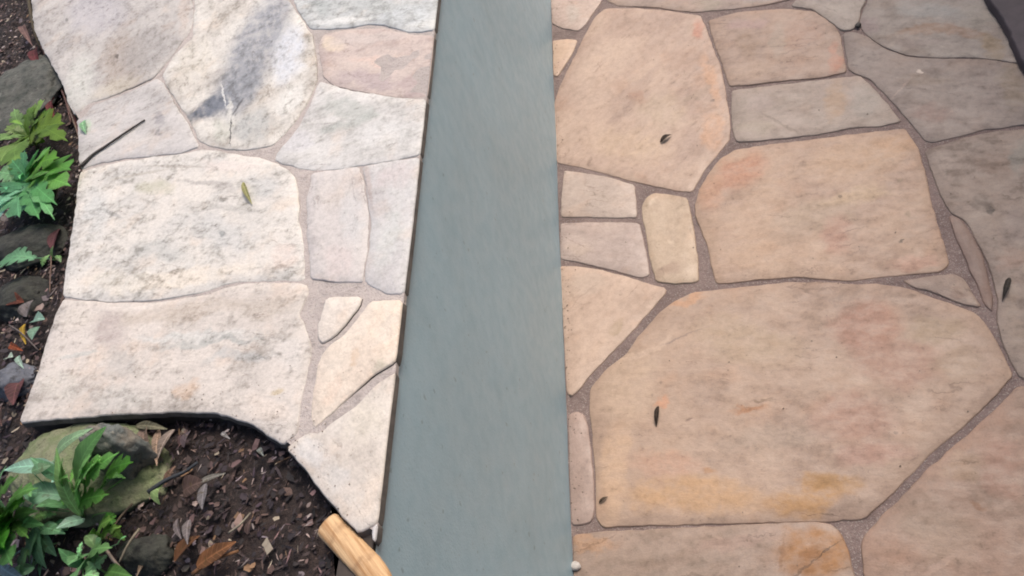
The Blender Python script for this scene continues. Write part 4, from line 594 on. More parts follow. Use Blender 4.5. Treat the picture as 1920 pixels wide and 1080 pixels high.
def clip(poly, p, n):
    out = []
    for i in range(len(poly)):
        a, b = poly[i], poly[(i+1) % len(poly)]
        da = (a[0]-p[0])*n[0]+(a[1]-p[1])*n[1]
        db = (b[0]-p[0])*n[0]+(b[1]-p[1])*n[1]
        if da <= 0:
            out.append(a)
        if da*db < 0:
            f = da/(da-db)
            out.append((a[0]+(b[0]-a[0])*f, a[1]+(b[1]-a[1])*f))
    return out

def outside(poly, quad, seed_pt):
    """cut the cell back behind the side of the convex quad that its seed is beyond; None if the seed is within"""
    q = ccw(quad)
    best = None
    for i in range(4):
        a, b = q[i], q[(i+1) % 4]
        l = math.hypot(b[0]-a[0], b[1]-a[1])
        n = ((b[1]-a[1])/l, -(b[0]-a[0])/l)
        d = (seed_pt[0]-a[0])*n[0]+(seed_pt[1]-a[1])*n[1]
        if d > 0.04 and (best is None or d > best[0]):
            best = (d, (a[0]+n[0]*0.02, a[1]+n[1]*0.02), (-n[0], -n[1]))
    return clip(poly, best[1], best[2]) if best else None

rnd = random.Random(5)
def lay_beyond(x0, x1, y0, y1, step, quad, parent, z, mats, thick, keep=lambda s: True):
    seeds = []
    y = y0
    while y < y1:
        x = x0
        while x < x1:
            seeds.append((x+rnd.uniform(0.1, 0.9)*step, y+rnd.uniform(0.1, 0.9)*step))
            x += step
        y += step
    big = [(x0, y0), (x1, y0), (x1, y1), (x0, y1)]
    seeds = [s for s in seeds if outside(big, quad, s)]
    k = 0
    for s, cell in voronoi_cells(seeds, (x0, y0), (x1, y1), 0.024):
        if len(cell) < 3 or not keep(s):
            continue
        cell = outside(cell, quad, s)
        if not cell or len(cell) < 3 or abs(area(cell)) < 0.012:
            continue
        cx = sum(v[0] for v in cell)/len(cell); cy = sum(v[1] for v in cell)/len(cell)
        me = stone_mesh('flagstone', [(v[0]-cx, v[1]-cy) for v in cell], thick, mats[k % len(mats)], 100+k, step=0.03, fine=0.12)
        link('flagstone', me, parent, Vector((cx, cy, z))-parent.location)
        k += 1

PM = [stone_mat('paver_stone', rosy(a), rosy(b), 0.25, g, [], 0, ALB_PAVER, s) for a, b, g, s in (
    ((184, 167, 152), (170, 153, 140), 0.2, 61), ((172, 164, 157), (160, 150, 143), 1.1, 62),
    ((190, 172, 154), (178, 156, 140), 2.0, 63), ((162, 146, 136), (150, 134, 124), 0.7, 64))]
lay_beyond(WALL_X+0.006, 3.1, -1.35, 5.1, 0.46, PAVED, paving, 0.0, PM, 0.03)

# house added out of view right of the paving, to shade that side
light_blocker = empty('light_blocker', (2.2, 1.2, 0))
tag(light_blocker, 'unseen light blocker with deep eaves, added to shade the right side of the paving', 'light_blocker')
HW = plain_mat('blocker_render', (196, 186, 170), (184, 174, 160), 0.8, 6, 0.85)
HT = plain_mat('blocker_timber', (92, 80, 74), (76, 66, 62), 0.7, 20, 0.7)
def boxm(name, x0, x1, y0, y1, z0, z1, mat):
    me = prism(name, [(x0, y0), (x1, y0), (x1, y1), (x0, y1)], z0, z1, mat)
    return link(name, me, light_blocker)
boxm('wall', 0.0, 0.22, -4.0, 2.6, -0.05, 2.45, HW)
boxm('blocker_soffit', -0.62, 0.30, -4.2, 2.8, 2.453, 2.48, HW)
boxm('blocker_fascia', -0.645, -0.623, -4.2, 2.8, 2.40, 2.60, HT)
rf = prism('blocker_roof', [(-0.66, -4.3), (2.2, -4.3), (2.2, 2.9), (-0.66, 2.9)], 0.0, 0.04, HT)
for v in rf.vertices:
    v.co.z += 2.605+(v.co.x+0.66)*0.4
link('blocker_roof', rf, light_blocker)
boxm('blocker_gutter', -0.74, -0.648, -4.25, 2.85, 2.49, 2.57, HT)

# ================================================================ garden wall with paved coping
top_dir = (INNER[0][0]-INNER[6][0], INNER[0][1]-INNER[6][1])
far = (INNER[0][0]+top_dir[0]*3.2, INNER[0][1]+top_dir[1]*3.2)
FACE = WALL_X
outline = [(FACE, -1.3), (FACE, far[1])] + [far] + [v for v in INNER if v[0] < FACE-0.03] + [(FACE-0.04, INNER[-1][1]-0.03), (FACE-0.05, -1.3)]

wall = empty('garden_wall', (FACE, 1.0, 0))
tag(wall, 'grey rendered garden wall topped with pale crazy-paved flagstones', 'wall')
def rel(o):
    o.location = Vector(o.location)-wall.location
    return o

# render coat
t = NT('grey_render')
p = t.pos()
n1 = t.noise(p, 2.2, 4); n2 = t.noise(p, 34, 4, 0.6); n3 = t.noise(p, 260, 3, 0.6)
RK = 1.34
n4 = t.noise(p, 7, 5, 0.62)
col = t.mix(t.ramp(n1, 0.35, 0.65), alb((134, 159, 170), RK), alb((132, 155, 165), RK))
col = t.mix(t.ramp(n2, 0.45, 0.75, 0, 0.22), col, alb((122, 146, 156), RK))
col = t.mix(t.ramp(n3, 0.60, 0.70, 0, 0.45), col, alb((112, 130, 136), RK))
col = t.mix(t.ramp(n4, 0.48, 0.72, 0, 0.30), col, alb((119, 141, 149), RK))
col = t.mix(t.ramp(t.noise(p, 75, 2, 0.4), 0.70, 0.76, 0, 0.5), col, alb((92, 104, 108), RK))
RENDER = t.out(col, t.ramp(n2, 0.3, 0.7, 0.34, 0.5), t.bump(n3, 0.4, 0.0008, t.bump(n2, 0.2, 0.003)))
CORE = plain_mat('wall_core', (86, 76, 70), (66, 58, 54), 0.6, 30, 0.9)
rel(link('wall_body', prism('wall_body', outline, -0.05, H-0.0105, CORE), wall))
# trowelled face: a skin with slight waviness, 6 mm in front of the core
bm = bmesh.new()
ny, nz = 200, 40
y0, y1 = -1.25, far[1]-0.03
grid = []
for j in range(nz+1):
    row = []
    for i in range(ny+1):
        y = y0+(y1-y0)*i/ny; z = -0.02+(H-0.011+0.02)*j/nz
        x = FACE+0.003+0.0022*noise.noise(Vector((0, y*3.1, z*3.1)))+0.0009*noise.noise(Vector((5, y*14, z*14)))
        row.append(bm.verts.new((x, y, z)))
    grid.append(row)
for j in range(nz):
    for i in range(ny):
        bm.faces.new((grid[j][i], grid[j][i+1], grid[j+1][i+1], grid[j+1][i]))
rel(link('render_coat', bm_mesh(bm, 'render_coat', RENDER, True), wall))

# mortar bed on top, just inside the stones
cop_edge = FACE+OVER+0.0045
bm_poly = [(cop_edge-0.004, INNER[-1][1]+0.012), (cop_edge-0.004, far[1]-0.02), (far[0]+0.01, far[1]-0.02)]
inn = list(INNER)
nn_in = vnormals(inn)
INW = -0.005 if pt_in(inn[15][0]-nn_in[15][0]*0.01, inn[15][1]-nn_in[15][1]*0.01, [(FACE, -1.3), (FACE, far[1]), far]+inn) else 0.005
for v, k in zip(inn, nn_in):
    if v[0] > FACE-0.02 or v == INNER[22]:
        continue
    bm_poly.append((v[0]+k[0]*INW, v[1]+k[1]*INW))
bed_me = prism('mortar_bed', bm_poly, H-0.0102, H-0.0022, MORTAR_L)
rel(link('mortar_bed', bed_me, wall))

EDGE = plain_mat('shaded_stone_edge', (112, 104, 98), (84, 78, 74), 0.6, 50, 0.85)  # coping side faces painted dark for the shade along their edge
for i, (c, poly, c1, c2, st, gr_, marks) in enumerate(COPING):
    c1, c2 = cool(c1), cool(c2)
    marks = [mk[:5]+(cool(mk[5]), mk[6]) for mk in marks]
    m = stone_mat('coping_stone', c1, c2, min(0.85, st*1.35+0.08), gr_, marks, H, ALB_COPING, 40+i*2.3, 0.66, 1.3, 1.7)
    lim = FACE+OVER-0.02-c[0]
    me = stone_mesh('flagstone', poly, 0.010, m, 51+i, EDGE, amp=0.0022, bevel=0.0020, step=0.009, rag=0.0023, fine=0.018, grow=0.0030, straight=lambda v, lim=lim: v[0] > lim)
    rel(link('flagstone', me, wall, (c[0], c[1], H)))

CM = [stone_mat('coping_stone', a, b, 0.35, g, [], H, ALB_COPING, s) for a, b, g, s in (
    ((210, 204, 196), (190, 184, 178), 0.3, 71), ((200, 194, 190), (184, 176, 170), 1.2, 72), ((216, 206, 196), (200, 190, 178), 2.1, 73))]
qtop = [(c[0]+v[0], c[1]+v[1]) for (c, poly, *_r) in COPING[:4] for v in poly]
ytop = max(v[1] for v in qtop)-0.0
def in_cop(s):
    f = (s[1]-INNER[0][1])/(far[1]-INNER[0][1])
    return s[0] > INNER[0][0]+(far[0]-INNER[0][0])*f+0.09
# top ends of the surveyed stones are at slightly different depths, so the next row starts past the farthest
lay_beyond(far[0], FACE+OVER-0.006, ytop-0.25, far[1]-0.03, 0.26, [(far[0]-1, -2), (FACE+1, -2), (FACE+1, ytop), (far[0]-1, ytop)], wall, H, CM, 0.010, in_cop)

# ================================================================ planting bed behind the wall
def soil_z(x, y):
    s = Vector((x, y, 0))
    d = max(0.0, FACE-0.25-x)
    return H-0.030-0.020*min(1, d*1.6)+0.010*noise.noise(s*9)+0.006*noise.noise(s*27)

t = NT('bed_soil')
p = t.pos()
n1 = t.noise(p, 22, 5, 0.65); n2 = t.noise(p, 130, 4, 0.65)
col = t.mix(t.ramp(n1, 0.35, 0.65), alb((46, 37, 36), 0.6), alb((66, 52, 48), 0.6))
col = t.mix(t.ramp(n2, 0.5, 0.72, 0, 0.7), col, alb((26, 21, 22), 0.6))
SOIL = t.out(col, 0.95, t.bump(n2, 0.9, 0.006, t.bump(n1, 0.6, 0.01)))
bm = bmesh.new()
NX, NY = 150, 220
sx0, sx1, sy0, sy1 = -2.9, FACE-0.03, -1.25, 4.2
g = [[None]*(NX+1) for _ in range(NY+1)]
for j in range(NY+1):
    for i in range(NX+1):
        x = sx0+(sx1-sx0)*(i/NX)**0.75; y = sy0+(sy1-sy0)*j/NY
        g[j][i] = bm.verts.new((x, y, soil_z(x, y)))
for j in range(NY):
    for i in range(NX):
        bm.faces.new((g[j][i], g[j][i+1], g[j+1][i+1], g[j+1][i]))
tag(link('soil', bm_mesh(bm, 'soil', SOIL, True)), kind='structure')

# point-in-polygon for the paved top
cop_poly = [(FACE+0.02, INNER[-1][1]), (FACE+0.02, far[1]), far] + list(INNER)
inside = pt_in

# uncountable shreds of bark and leaf
def shred_mesh(name, n, region, seed, lo, hi, palette, dz=0.0):
    r = random.Random(seed)
    verts, faces, cols = [], [], []
    k = 0
    while k < n:
        x = r.uniform(region[0], region[1]); y = r.uniform(region[2], region[3])
        if x > FACE-0.035 or inside(x, y, cop_poly):
            continue
        L = r.uniform(lo, hi)*(1.7 if r.random() < 0.15 else 1); W = L*(r.uniform(0.25, 0.8) if r.random() < 0.45 else r.uniform(0.08, 0.2))
        a = r.uniform(0, math.pi); tl = r.uniform(-0.5, 0.5); bend = r.uniform(-0.25, 0.35)*L
        ca, sa = math.cos(a), math.sin(a)
        z = soil_z(x, y)+r.uniform(0.0, 0.010)+dz
        base = len(verts)
        for (u, v) in ((-0.5, 0), (-0.25, 0.5), (-0.2, -0.5), (0.25, 0.5), (0.25, -0.5), (0.5, 0.0)):
            lx, ly = (u+r.uniform(-0.14, 0.14))*L, (v+r.uniform(-0.3, 0.3))*W
            verts.append((x+lx*ca-ly*sa, y+lx*sa+ly*ca, z+bend*(0.25-u*u)+ly*tl+lx*tl*0.5+r.uniform(-0.04, 0.04)*L))
        faces += [(base, base+2, base+1), (base+1, base+2, base+4, base+3), (base+3, base+4, base+5)]
        c = r.choice(palette); f = r.uniform(0.7, 1.2)
        cols += [tuple(v*f for v in c)]*3
        k += 1
    me = bpy.data.meshes.new(name)
    me.from_pydata(verts, [], faces)
    at = me.color_attributes.new('tint', 'FLOAT_COLOR', 'CORNER')
    for pl, c in zip(me.polygons, cols):
        lc = lin(c)
        for li in pl.loop_indices:
            at.data[li].color = (lc[0], lc[1], lc[2], 1)
    t = NT(name)
    ac = t.n('ShaderNodeAttribute'); ac.attribute_name = 'tint'
    nn = t.noise(t.pos(), 160, 3)
    col = t.mix(t.ramp(nn, 0.4, 0.7, 0, 0.5), ac.outputs['Color'], t.mix(1.0, ac.outputs['Color'], (0.5, 0.45, 0.45, 1), 'MULTIPLY'))
    me.materials.append(t.out(col, 0.8))
    return me

DARKP = [(52, 40, 43), (66, 52, 50), (42, 34, 40), (84, 66, 60), (56, 44, 52), (98, 80, 76), (36, 30, 32), (40, 33, 33)]
PALEP = [(134, 118, 112), (150, 138, 134), (120, 100, 92), (108, 84, 84), (158, 146, 128), (128, 116, 120), (116, 90, 66)]
reg = (-2.2, FACE, -0.1, 2.5)
tag(link('mulch', shred_mesh('mulch', 64000, reg, 3, 0.003, 0.011, DARKP)), 'dark brown shredded bark mulch covering the planting bed', 'mulch', kind='stuff')
tag(link('leaf_crumbs', shred_mesh('leaf_crumbs', 9500, reg, 8, 0.003, 0.012, PALEP, 0.006)), 'pale crumbs of dead leaf scattered over the dark mulch', 'leaf litter', kind='stuff')

# ---------------------------------------------------------------- leaves
_leafm = {}
def leaf_mat(c, dead=False):
    key = (tuple(c), dead)
    if key in _leafm:
        return _leafm[key]
    t = NT('dead_leaf' if dead else 'green_leaf')
    tc = t.n('ShaderNodeTexCoord').outputs['Object']
    n1 = t.noise(tc, 45 if dead else 30, 4, 0.6)
    k = 0.8 if dead else 1.4
    col = t.mix(t.ramp(n1, 0.35, 0.68), alb(c, k), alb(tuple(v*(0.74 if dead else 0.8) for v in c), k))
    sp = t.n('ShaderNodeSeparateXYZ'); t.put(sp.inputs[0], tc)
    rib = t.ramp(t.math('ABSOLUTE', sp.outputs[1]), 0.0003, 0.0012, 0.55, 0.0)
    col = t.mix(rib, col, alb(tuple(min(255, v*1.2+12) for v in c), k))
    vx = t.math('SUBTRACT', sp.outputs[0], t.math('MULTIPLY', t.math('ABSOLUTE', sp.outputs[1]), 0.9))
    vein = t.ramp(t.math('ABSOLUTE', t.math('SINE', t.math('MULTIPLY', vx, 420.0))), 0.05, 0.30, 0.45, 0.0)
    col = t.mix(vein, col, alb(tuple(min(255, v*1.18+10) for v in c), k))
    spot = t.ramp(t.noise(tc, 110, 3, 0.6), 0.62, 0.72, 0, 0.6)
    col = t.mix(spot, col, alb((120, 104, 62), 0.6))
    m = t.out(col, 0.75 if dead else 0.42, t.bump(t.math('ADD', n1, vein), 0.4, 0.001))
    if not dead:
        t.b.inputs['Subsurface Weight'].default_value = 0.0
        tr = t.n('ShaderNodeBsdfTranslucent'); mx = t.n('ShaderNodeMixShader')
        t.put(tr.inputs['Color'], alb(tuple(min(255, v*1.05) for v in c), k))
        mx.inputs[0].default_value = 0.28
        t.put(mx.inputs[1], t.b.outputs[0]); t.put(mx.inputs[2], tr.outputs[0])
        t.put(t.t.nodes['Material Output'].inputs['Surface'], mx.outputs[0])
    _leafm[key] = m
    return m

def leaf_mesh(name, L, W, lobed, arch, fold, mat, seed, thick=0.0007):
    """blade along +X from 0 to L, midrib on y = 0"""
    r = random.Random(seed)
    n = 15 if lobed else 10
    bm = bmesh.new()
    rows = []
    for i in range(n+1):
        t = i/n
        if lobed:
            w = W*0.5*(math.sin(math.pi*min(1, 0.06+t*0.97))**0.6)*(0.42+0.58*min(1, t*1.5))
            w *= (1.0 if i % 3 != 2 else 0.45)*r.uniform(0.88, 1.1)
            sw = -0.05*L if i % 3 == 1 else 0.03*L
        else:
            w = W*0.5*math.sin(math.pi*(0.03+0.97*t)**0.8)**0.85*r.uniform(0.93, 1.06)
            sw = 0.0
        w = max(w, 0.0006)
        z = arch*L*math.sin(math.pi*t)+r.uniform(-1, 1)*0.006*L
        side = 0.05*L*math.sin(t*2.4+seed)*0.5
        x = t*L
        row = []
        for s, k in ((-1, 1.0), (-1, 0.5), (0, 0), (1, 0.5), (1, 1.0)):
            yy = s*w*k
            row.append(bm.verts.new((x-sw*k*0.6, yy+side*0, z+abs(yy)*fold-(k*k)*w*0.25*(1 if lobed else 0.6)+r.uniform(-1, 1)*0.02*w)))
        rows.append(row)
    for a, b in zip(rows[:-1], rows[1:]):
        for k in range(4):
            bm.faces.new((a[k], b[k], b[k+1], a[k+1]))
    res = bmesh.ops.solidify(bm, geom=bm.faces[:], thickness=thick)
    bmesh.ops.recalc_face_normals(bm, faces=bm.faces[:])
    return bm_mesh(bm, name, mat, True)

def orient(o, p0, p1, roll=0.0):
    d = Vector(p1)-Vector(p0)
    x = d.normalized()
    y = Vector((0, 0, 1)).cross(x)
    y = y.normalized() if y.length > 1e-4 else Vector((0, 1, 0))
    z = x.cross(y)
    m = Matrix((x, y, z)).transposed().to_4x4() @ Matrix.Rotation(roll, 4, 'X')
    o.matrix_local = Matrix.Translation(p0) @ m

for i, (pos, ln, wd, ang, c, curl, label) in enumerate(DEAD_LEAVES):
    r = random.Random(200+i)
    z = soil_z(*pos)+0.020+0.004*r.random()
    m = leaf_mat(c, not (c[1] > c[0]+8))
    o = link('dead_leaf' if not (c[1] > c[0]+8) else 'fallen_leaf', leaf_mesh('leaf', ln, wd, 0, curl*0.5, 0.35+curl, m, 300+i))
    dx, dy = math.cos(ang)*ln/2, math.sin(ang)*ln/2
    orient(o, (pos[0]-dx, pos[1]-dy, z-0.004), (pos[0]+dx, pos[1]+dy, z+0.004*r.random()), r.uniform(-0.25, 0.25))
    tag(o, label, 'leaf', 'fallen leaves on the planting bed')

# ---------------------------------------------------------------- rocks
def rock_mat(kd, a, b):
    t = NT('rock_'+kd)
    p = t.pos()
    n1 = t.noise(p, 26, 5, 0.65); n2 = t.noise(p, 90, 5, 0.7); n3 = t.noise(p, 300, 3)
    col = t.mix(t.ramp(n1, 0.38, 0.62), alb(a, 0.75), alb(b, 0.75))
    col = t.mix(t.ramp(n2, 0.50, 0.68, 0, 0.75), col, alb(tuple(v*0.5 for v in b), 0.75))
    col = t.mix(t.ramp(t.noise(p, 48, 4, 0.7), 0.60, 0.70, 0, 0.6), col, alb(tuple(min(255, v*1.35+10) for v in a), 0.75))
    return t.out(col, 0.85, t.bump(n3, 0.4, 0.001, t.bump(n2, 0.8, 0.005)))

ROCKC = {'grey': ((98, 98, 92), (70, 74, 68)), 'dark': ((60, 62, 54), (44, 44, 40)), 'blue': ((112, 116, 126), (88, 90, 98)),
         'moss': ((110, 122, 84), (132, 134, 106)), 'grey2': ((134, 126, 114), (110, 116, 114))}
for i, (pos, rx, ry, ang, hh, kd, label) in enumerate(ROCKS):
    bm = bmesh.new()
    bmesh.ops.create_icosphere(bm, subdivisions=5, radius=1.0)
    sd = Vector((i*7.3, i*2.9, i*1.1))
    for v in bm.verts:
        d = v.co.normalized()
        # flat facets: limit the radius along a few random directions, then roughen
        rr = 1.0
        rq = random.Random(40+i)
        for _ in range(11):
            n = Vector((rq.gauss(0, 1), rq.gauss(0, 1), rq.gauss(0, 0.8))).normalized()
            dn = d.dot(n)
            if dn > 0.2:
                rr = min(rr, rq.uniform(0.74, 0.92)/dn)
            else:
                rq.uniform(0, 1)
        rr *= 1+0.09*noise.noise(d*2.6+sd)+0.05*noise.noise(d*7+sd)+0.03*noise.noise(d*19+sd)-0.05*abs(noise.noise(d*5+sd))
        v.co = Vector((d.x*rx*rr*1.1, d.y*ry*rr*1.1, d.z*rr*hh*0.9))
    a, b = ROCKC[kd]
    o = link('rock', bm_mesh(bm, 'rock', rock_mat(kd, a, b), True), None, (pos[0], pos[1], soil_z(*pos)+hh*(0.25 if kd != 'grey2' else 0.55)))
    o.rotation_euler.z = ang
    tag(o, label, 'rock', 'rocks in the planting bed')

# ---------------------------------------------------------------- stems and twigs in the bed
for i, (pts, rad, c, label) in enumerate(STEMS):
    pp = spline([(x, y, soil_z(x, y)+dz) for x, y, dz in pts], 5)
    n = len(pp)
    o = link('twig', tube('twig', pp, [rad*(1.05-0.45*k/n)*(1+0.12*noise.noise(Vector((k*0.9, i, 0)))) for k in range(n)], plain_mat('twig_bark', c, tuple(v*0.75 for v in c), 0.65, 70, 0.8), 7, 0.25, i))
    tag(o, label, 'twig', 'twigs in the planting bed')

# ---------------------------------------------------------------- plants
plants = []
for i, (base, label, leaves) in enumerate(PLANTS):
    bz = soil_z(*base)
    pl = empty('weed_plant', (base[0], base[1], bz))
    tag(pl, label, 'plant', 'weeds in the planting bed')
    plants.append(pl)
    B = Vector((base[0], base[1], bz))
    for k, (p0, p1, wd, c, lob) in enumerate(leaves):
        a = Vector((p0[0], p0[1], H-0.03+p0[2]))-B
        b = Vector((p1[0], p1[1], H-0.03+p1[2]))-B
        L = (b-a).length*(1.18 if lob else 1.05)
        o = link('leaf', leaf_mesh('leaf', L, wd*(1.2 if lob else 1.05), lob, 0.12, 0.25, leaf_mat(c), 500+i*20+k), pl)
        orient(o, a, b, random.Random(i*31+k).uniform(-0.3, 0.3))
        # petiole from the crown of the plant to the foot of the blade
        root = Vector((0, 0, -0.004))
        if (a-root).length > 0.004:
            mid = (a+root)/2+Vector((0, 0, 0.004))
            link('leaf_stalk', tube('leaf_stalk', spline([root, mid, a, a+(b-a)*0.08], 3), 0.0011, leaf_mat(tuple(v*0.9 for v in c)), 6), pl)

# smaller side leaves on thin stalks fill out the larger weeds
for i, (pl, (base, label, leaves)) in enumerate(zip(plants, PLANTS)):
    r = random.Random(900+i)
    n = {0: 7, 1: 8, 3: 14, 4: 12, 6: 8, 7: 8}.get(i, 2)
    B = Vector((base[0], base[1], soil_z(*base)))
    for k in range(n):
        src = leaves[r.randrange(len(leaves))]
        a0 = Vector((src[0][0], src[0][1], H-0.03+src[0][2]))-B
        b0 = Vector((src[1][0], src[1][1], H-0.03+src[1][2]))-B
        foot = a0+(b0-a0)*r.uniform(0.2, 0.9)+Vector((r.uniform(-1, 1), r.uniform(-1, 1), 0))*0.012
        foot.z = r.uniform(0.02, max(0.03, b0.z*0.95))
        an = r.uniform(0, 6.28); L = r.uniform(0.014, 0.030)
        tip = foot+Vector((math.cos(an)*L, math.sin(an)*L, r.uniform(-0.3, 0.5)*L))
        if inside(B.x+tip.x, B.y+tip.y, cop_poly) or inside(B.x+foot.x, B.y+foot.y, cop_poly):
            continue
        f = r.uniform(0.85, 1.25)
        c = tuple(min(225, v*f+12*r.random()) for v in src[3])
        o = link('leaf', leaf_mesh('leaf', L, L*r.uniform(0.38, 0.7), r.random() < 0.5, r.uniform(0.05, 0.25), r.uniform(0.1, 0.5), leaf_mat(c), 1500+i*40+k), pl)
        orient(o, foot, tip, r.uniform(-0.6, 0.6))
        root = Vector((r.uniform(-1, 1)*0.006, r.uniform(-1, 1)*0.006, -0.003))
        link('leaf_stalk', tube('leaf_stalk', spline([root, (root+foot)/2+Vector((0, 0, 0.006)), foot], 3), 0.0007, leaf_mat(tuple(v*0.95 for v in src[3])), 5), pl)

# ---------------------------------------------------------------- pole along the end of the paving
pts = [(x, y, H-0.012) for x, y in POLE]
pp = spline(pts, 8)
rads = []
for k in range(len(pp)):
    node = any(abs(k-q) < 1 for q in (14, 33))
    rads.append(0.0150*(1.02 if node else 1.0)*(0.9 if k == 0 else 1))
t = NT('ochre_wood')
tc = t.pos()
gn = t.noise(t.mapping(tc, (0, 0, 0), 2.3, (0.10, 0.005, 0.005)), 1.0, 5, 0.65)
n2 = t.noise(tc, 40, 4)
col = t.mix(t.ramp(gn, 0.35, 0.68), alb((220, 184, 140), 0.8), alb((178, 134, 90), 0.8))
col = t.mix(t.ramp(n2, 0.52, 0.70, 0, 0.5), col, alb((138, 100, 68), 0.8))
o = link('wooden_pole', tube('wooden_pole', pp, rads, t.out(col, 0.75, t.bump(gn, 0.6, 0.002)), 20, 0.04, 3))
for v in o.data.vertices:
    v.co.z = H-0.010+(v.co.z-H+0.012)*0.5
tag(o, 'ochre wooden pole between the mulch and the grey wall', 'pole')

# ---------------------------------------------------------------- small things lying on the stones
def lay(name, spec, z, c, label, cat, dead=True, arch=0.1, lob=0, group=None):
    pos, ln, wd, ang = spec
    ln *= 0.85
    wd *= 0.8
    dx, dy = math.cos(ang)*ln/2, math.sin(ang)*ln/2
    o = link(name, leaf_mesh('leaf', ln, wd*0.85, lob, arch, 0.3, leaf_mat(c, dead), int(ln*1e5) % 97))
    orient(o, (pos[0]-dx, pos[1]-dy, z), (pos[0]+dx, pos[1]+dy, z))
    return tag(o, label, cat, group)

pts = LOOSE['twig_on']
pp = spline([(x, y, H+0.0035) for x, y in pts], 6)
o = link('twig', tube('twig', pp, [0.0016+0.0016*k/len(pp) for k in range(len(pp))], plain_mat('grey_twig', (98, 92, 88), (70, 66, 62), 0.6, 80, 0.8), 8, 0.3, 4))
tag(o, 'straight dark grey twig lying on the paved coping at the upper left', 'twig')
lf = lay('green_leaf', LOOSE['green'], H+0.003, (158, 156, 112), 'small yellow-green leaf with a stalk on the large pale coping stone', 'leaf', False)
st = link('stalk', tube('stalk', spline([(x, y, H+0.003) for x, y in LOOSE['greenstalk']], 4), 0.0013, plain_mat('stalk', (110, 104, 96), (90, 84, 78), 0.65), 6))
st.parent = lf
st.matrix_parent_inverse = lf.matrix_local.inverted()
lay('sprout', LOOSE['sprout'], H+0.003, (150, 186, 150), 'tiny pale green leaf at the coping edge above the dark grey twig', 'leaf', False)
s1 = lay('seed_husk', LOOSE['seed1'], 0.003, (78, 62, 54), 'dark husk with a thin tail on the big upper tan flagstone', 'husk', arch=0.2)
tl = link('tail', tube('tail', spline([(x, y, 0.003) for x, y in LOOSE['seed1tail']], 4), 0.0009, plain_mat('husk_tail', (120, 100, 84), (96, 78, 66), 0.65), 6))
tl.parent = s1
tl.matrix_parent_inverse = s1.matrix_local.inverted()
lay('dead_leaf', LOOSE['seed2'], 0.003, (66, 50, 40), 'dark brown dead leaf on the largest tan flagstone', 'leaf', arch=0.2)
lay('dead_leaf', LOOSE['seed3'], 0.003, (78, 70, 64), 'dark grey-brown dead leaf on the flagstone at the right edge', 'leaf', arch=0.2)
lay('seed_husk', LOOSE['seed4'], 0.003, (92, 76, 62), 'small dark husk at the lower left corner of the largest tan flagstone', 'husk', arch=0.2)

def pebble(name, spec, hgt, c, c2, label, seed):
    pos, ln, wd, ang = spec
    ln, wd = ln*0.75, wd*0.75
    bm = bmesh.new()
    bmesh.ops.create_icosphere(bm, subdivisions=3, radius=1.0)
    for v in bm.verts:
        f = 1+0.22*noise.noise(v.co*1.6+Vector((seed, 0, 0)))+0.06*noise.noise(v.co*5+Vector((seed, 4, 0)))
        v.co = Vector((v.co.x*ln/2*f, v.co.y*wd/2*f, v.co.z*hgt*f))
    o = link(name, bm_mesh(bm, name, plain_mat(name, c, c2, 0.8, 60), True), None, (pos[0], pos[1], hgt*0.75))
    o.rotation_euler.z = ang
    return tag(o, label, 'pebble')
pebble('pebble', LOOSE['pebble'], 0.006, (206, 200, 194), (176, 168, 162), 'small white pebble at the foot of the grey wall at the bottom', 2.0)
pebble('soil_crumb', LOOSE['crumb'], 0.005, (70, 64, 60), (54, 50, 48), 'dark crumb in a paving joint near the top right', 5.0)

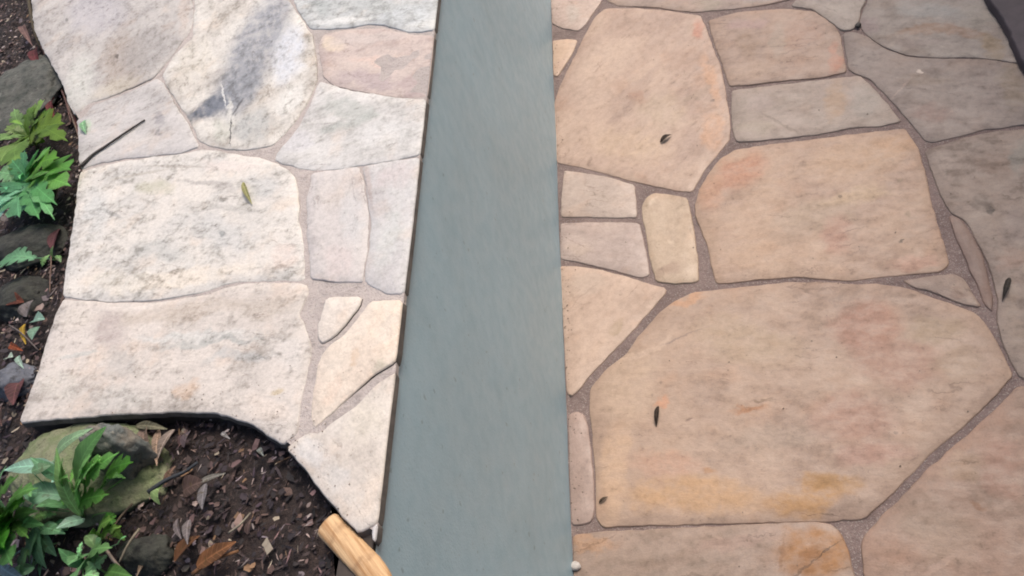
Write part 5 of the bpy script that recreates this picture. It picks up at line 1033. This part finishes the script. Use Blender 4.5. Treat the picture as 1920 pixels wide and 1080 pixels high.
# dark slab at the top right corner
sl = stone_mesh('dark_slab', [(x-LOOSE['slab'][1][0], y-LOOSE['slab'][1][1]) for x, y in LOOSE['slab']], 0.022, plain_mat('plum_slate', (86, 74, 80), (70, 60, 66), 0.75, 12, 0.7, 0.4, 0.004), 77, bevel=0.004, step=0.02, fine=0.08)
o = link('dark_slab', sl, None, (LOOSE['slab'][1][0], LOOSE['slab'][1][1], 0.0245))
tag(o, 'dark plum-coloured slab at the top right corner of the paving', 'slab')

# crumbs of soil and grit: thick along the bed edge of the coping, thin elsewhere
def grit_mesh(name, spots, seed):
    r = random.Random(seed)
    verts, faces = [], []
    for (x, y, z, sz) in spots:
        b = len(verts)
        for (u, v, w) in ((1, 0, 0), (-1, 0, 0), (0, 1, 0), (0, -1, 0), (0, 0, 0.8), (0, 0, -0.5)):
            f = sz*r.uniform(0.6, 1.3)
            verts.append((x+u*f, y+v*f, z+w*f))
        faces += [(b, b+2, b+4), (b+2, b+1, b+4), (b+1, b+3, b+4), (b+3, b, b+4), (b+2, b, b+5), (b+1, b+2, b+5), (b+3, b+1, b+5), (b, b+3, b+5)]
    me = bpy.data.meshes.new(name)
    me.from_pydata(verts, [], faces)
    me.materials.append(plain_mat(name, (120, 104, 92), (150, 134, 118), 0.7, 90, 0.9))
    return me
r = random.Random(12)
spots = []
while len(spots) < 240:
    k = r.randrange(2, len(INNER)-3)
    a, b = INNER[k], INNER[k+1]
    f = r.random(); d = abs(r.gauss(0, 0.06))
    x = a[0]+(b[0]-a[0])*f+d*r.uniform(-1, 1); y = a[1]+(b[1]-a[1])*f+d*r.uniform(-1, 1)
    if inside(x, y, cop_poly) and x < FACE-0.02:
        spots.append((x, y, H+0.001, r.uniform(0.0004, 0.0012)))
tag(link('bed_grit', grit_mesh('bed_grit', spots, 2)), 'fine dark crumbs of soil along the bed edge of the coping', 'grit', kind='stuff')
spots = [(r.uniform(FACE+0.01, 1.2), r.uniform(0.3, 2.6), 0.0012, r.uniform(0.0006, 0.0020)) for _ in range(260)]
spots += [(FACE+0.006+abs(r.gauss(0, 0.012)), r.uniform(0.3, 2.8), 0.0008, r.uniform(0.0008, 0.0022)) for _ in range(260)]
tag(link('paving_grit', grit_mesh('paving_grit', spots, 3)), 'fine brown grit scattered on the lower paving', 'grit', kind='stuff')
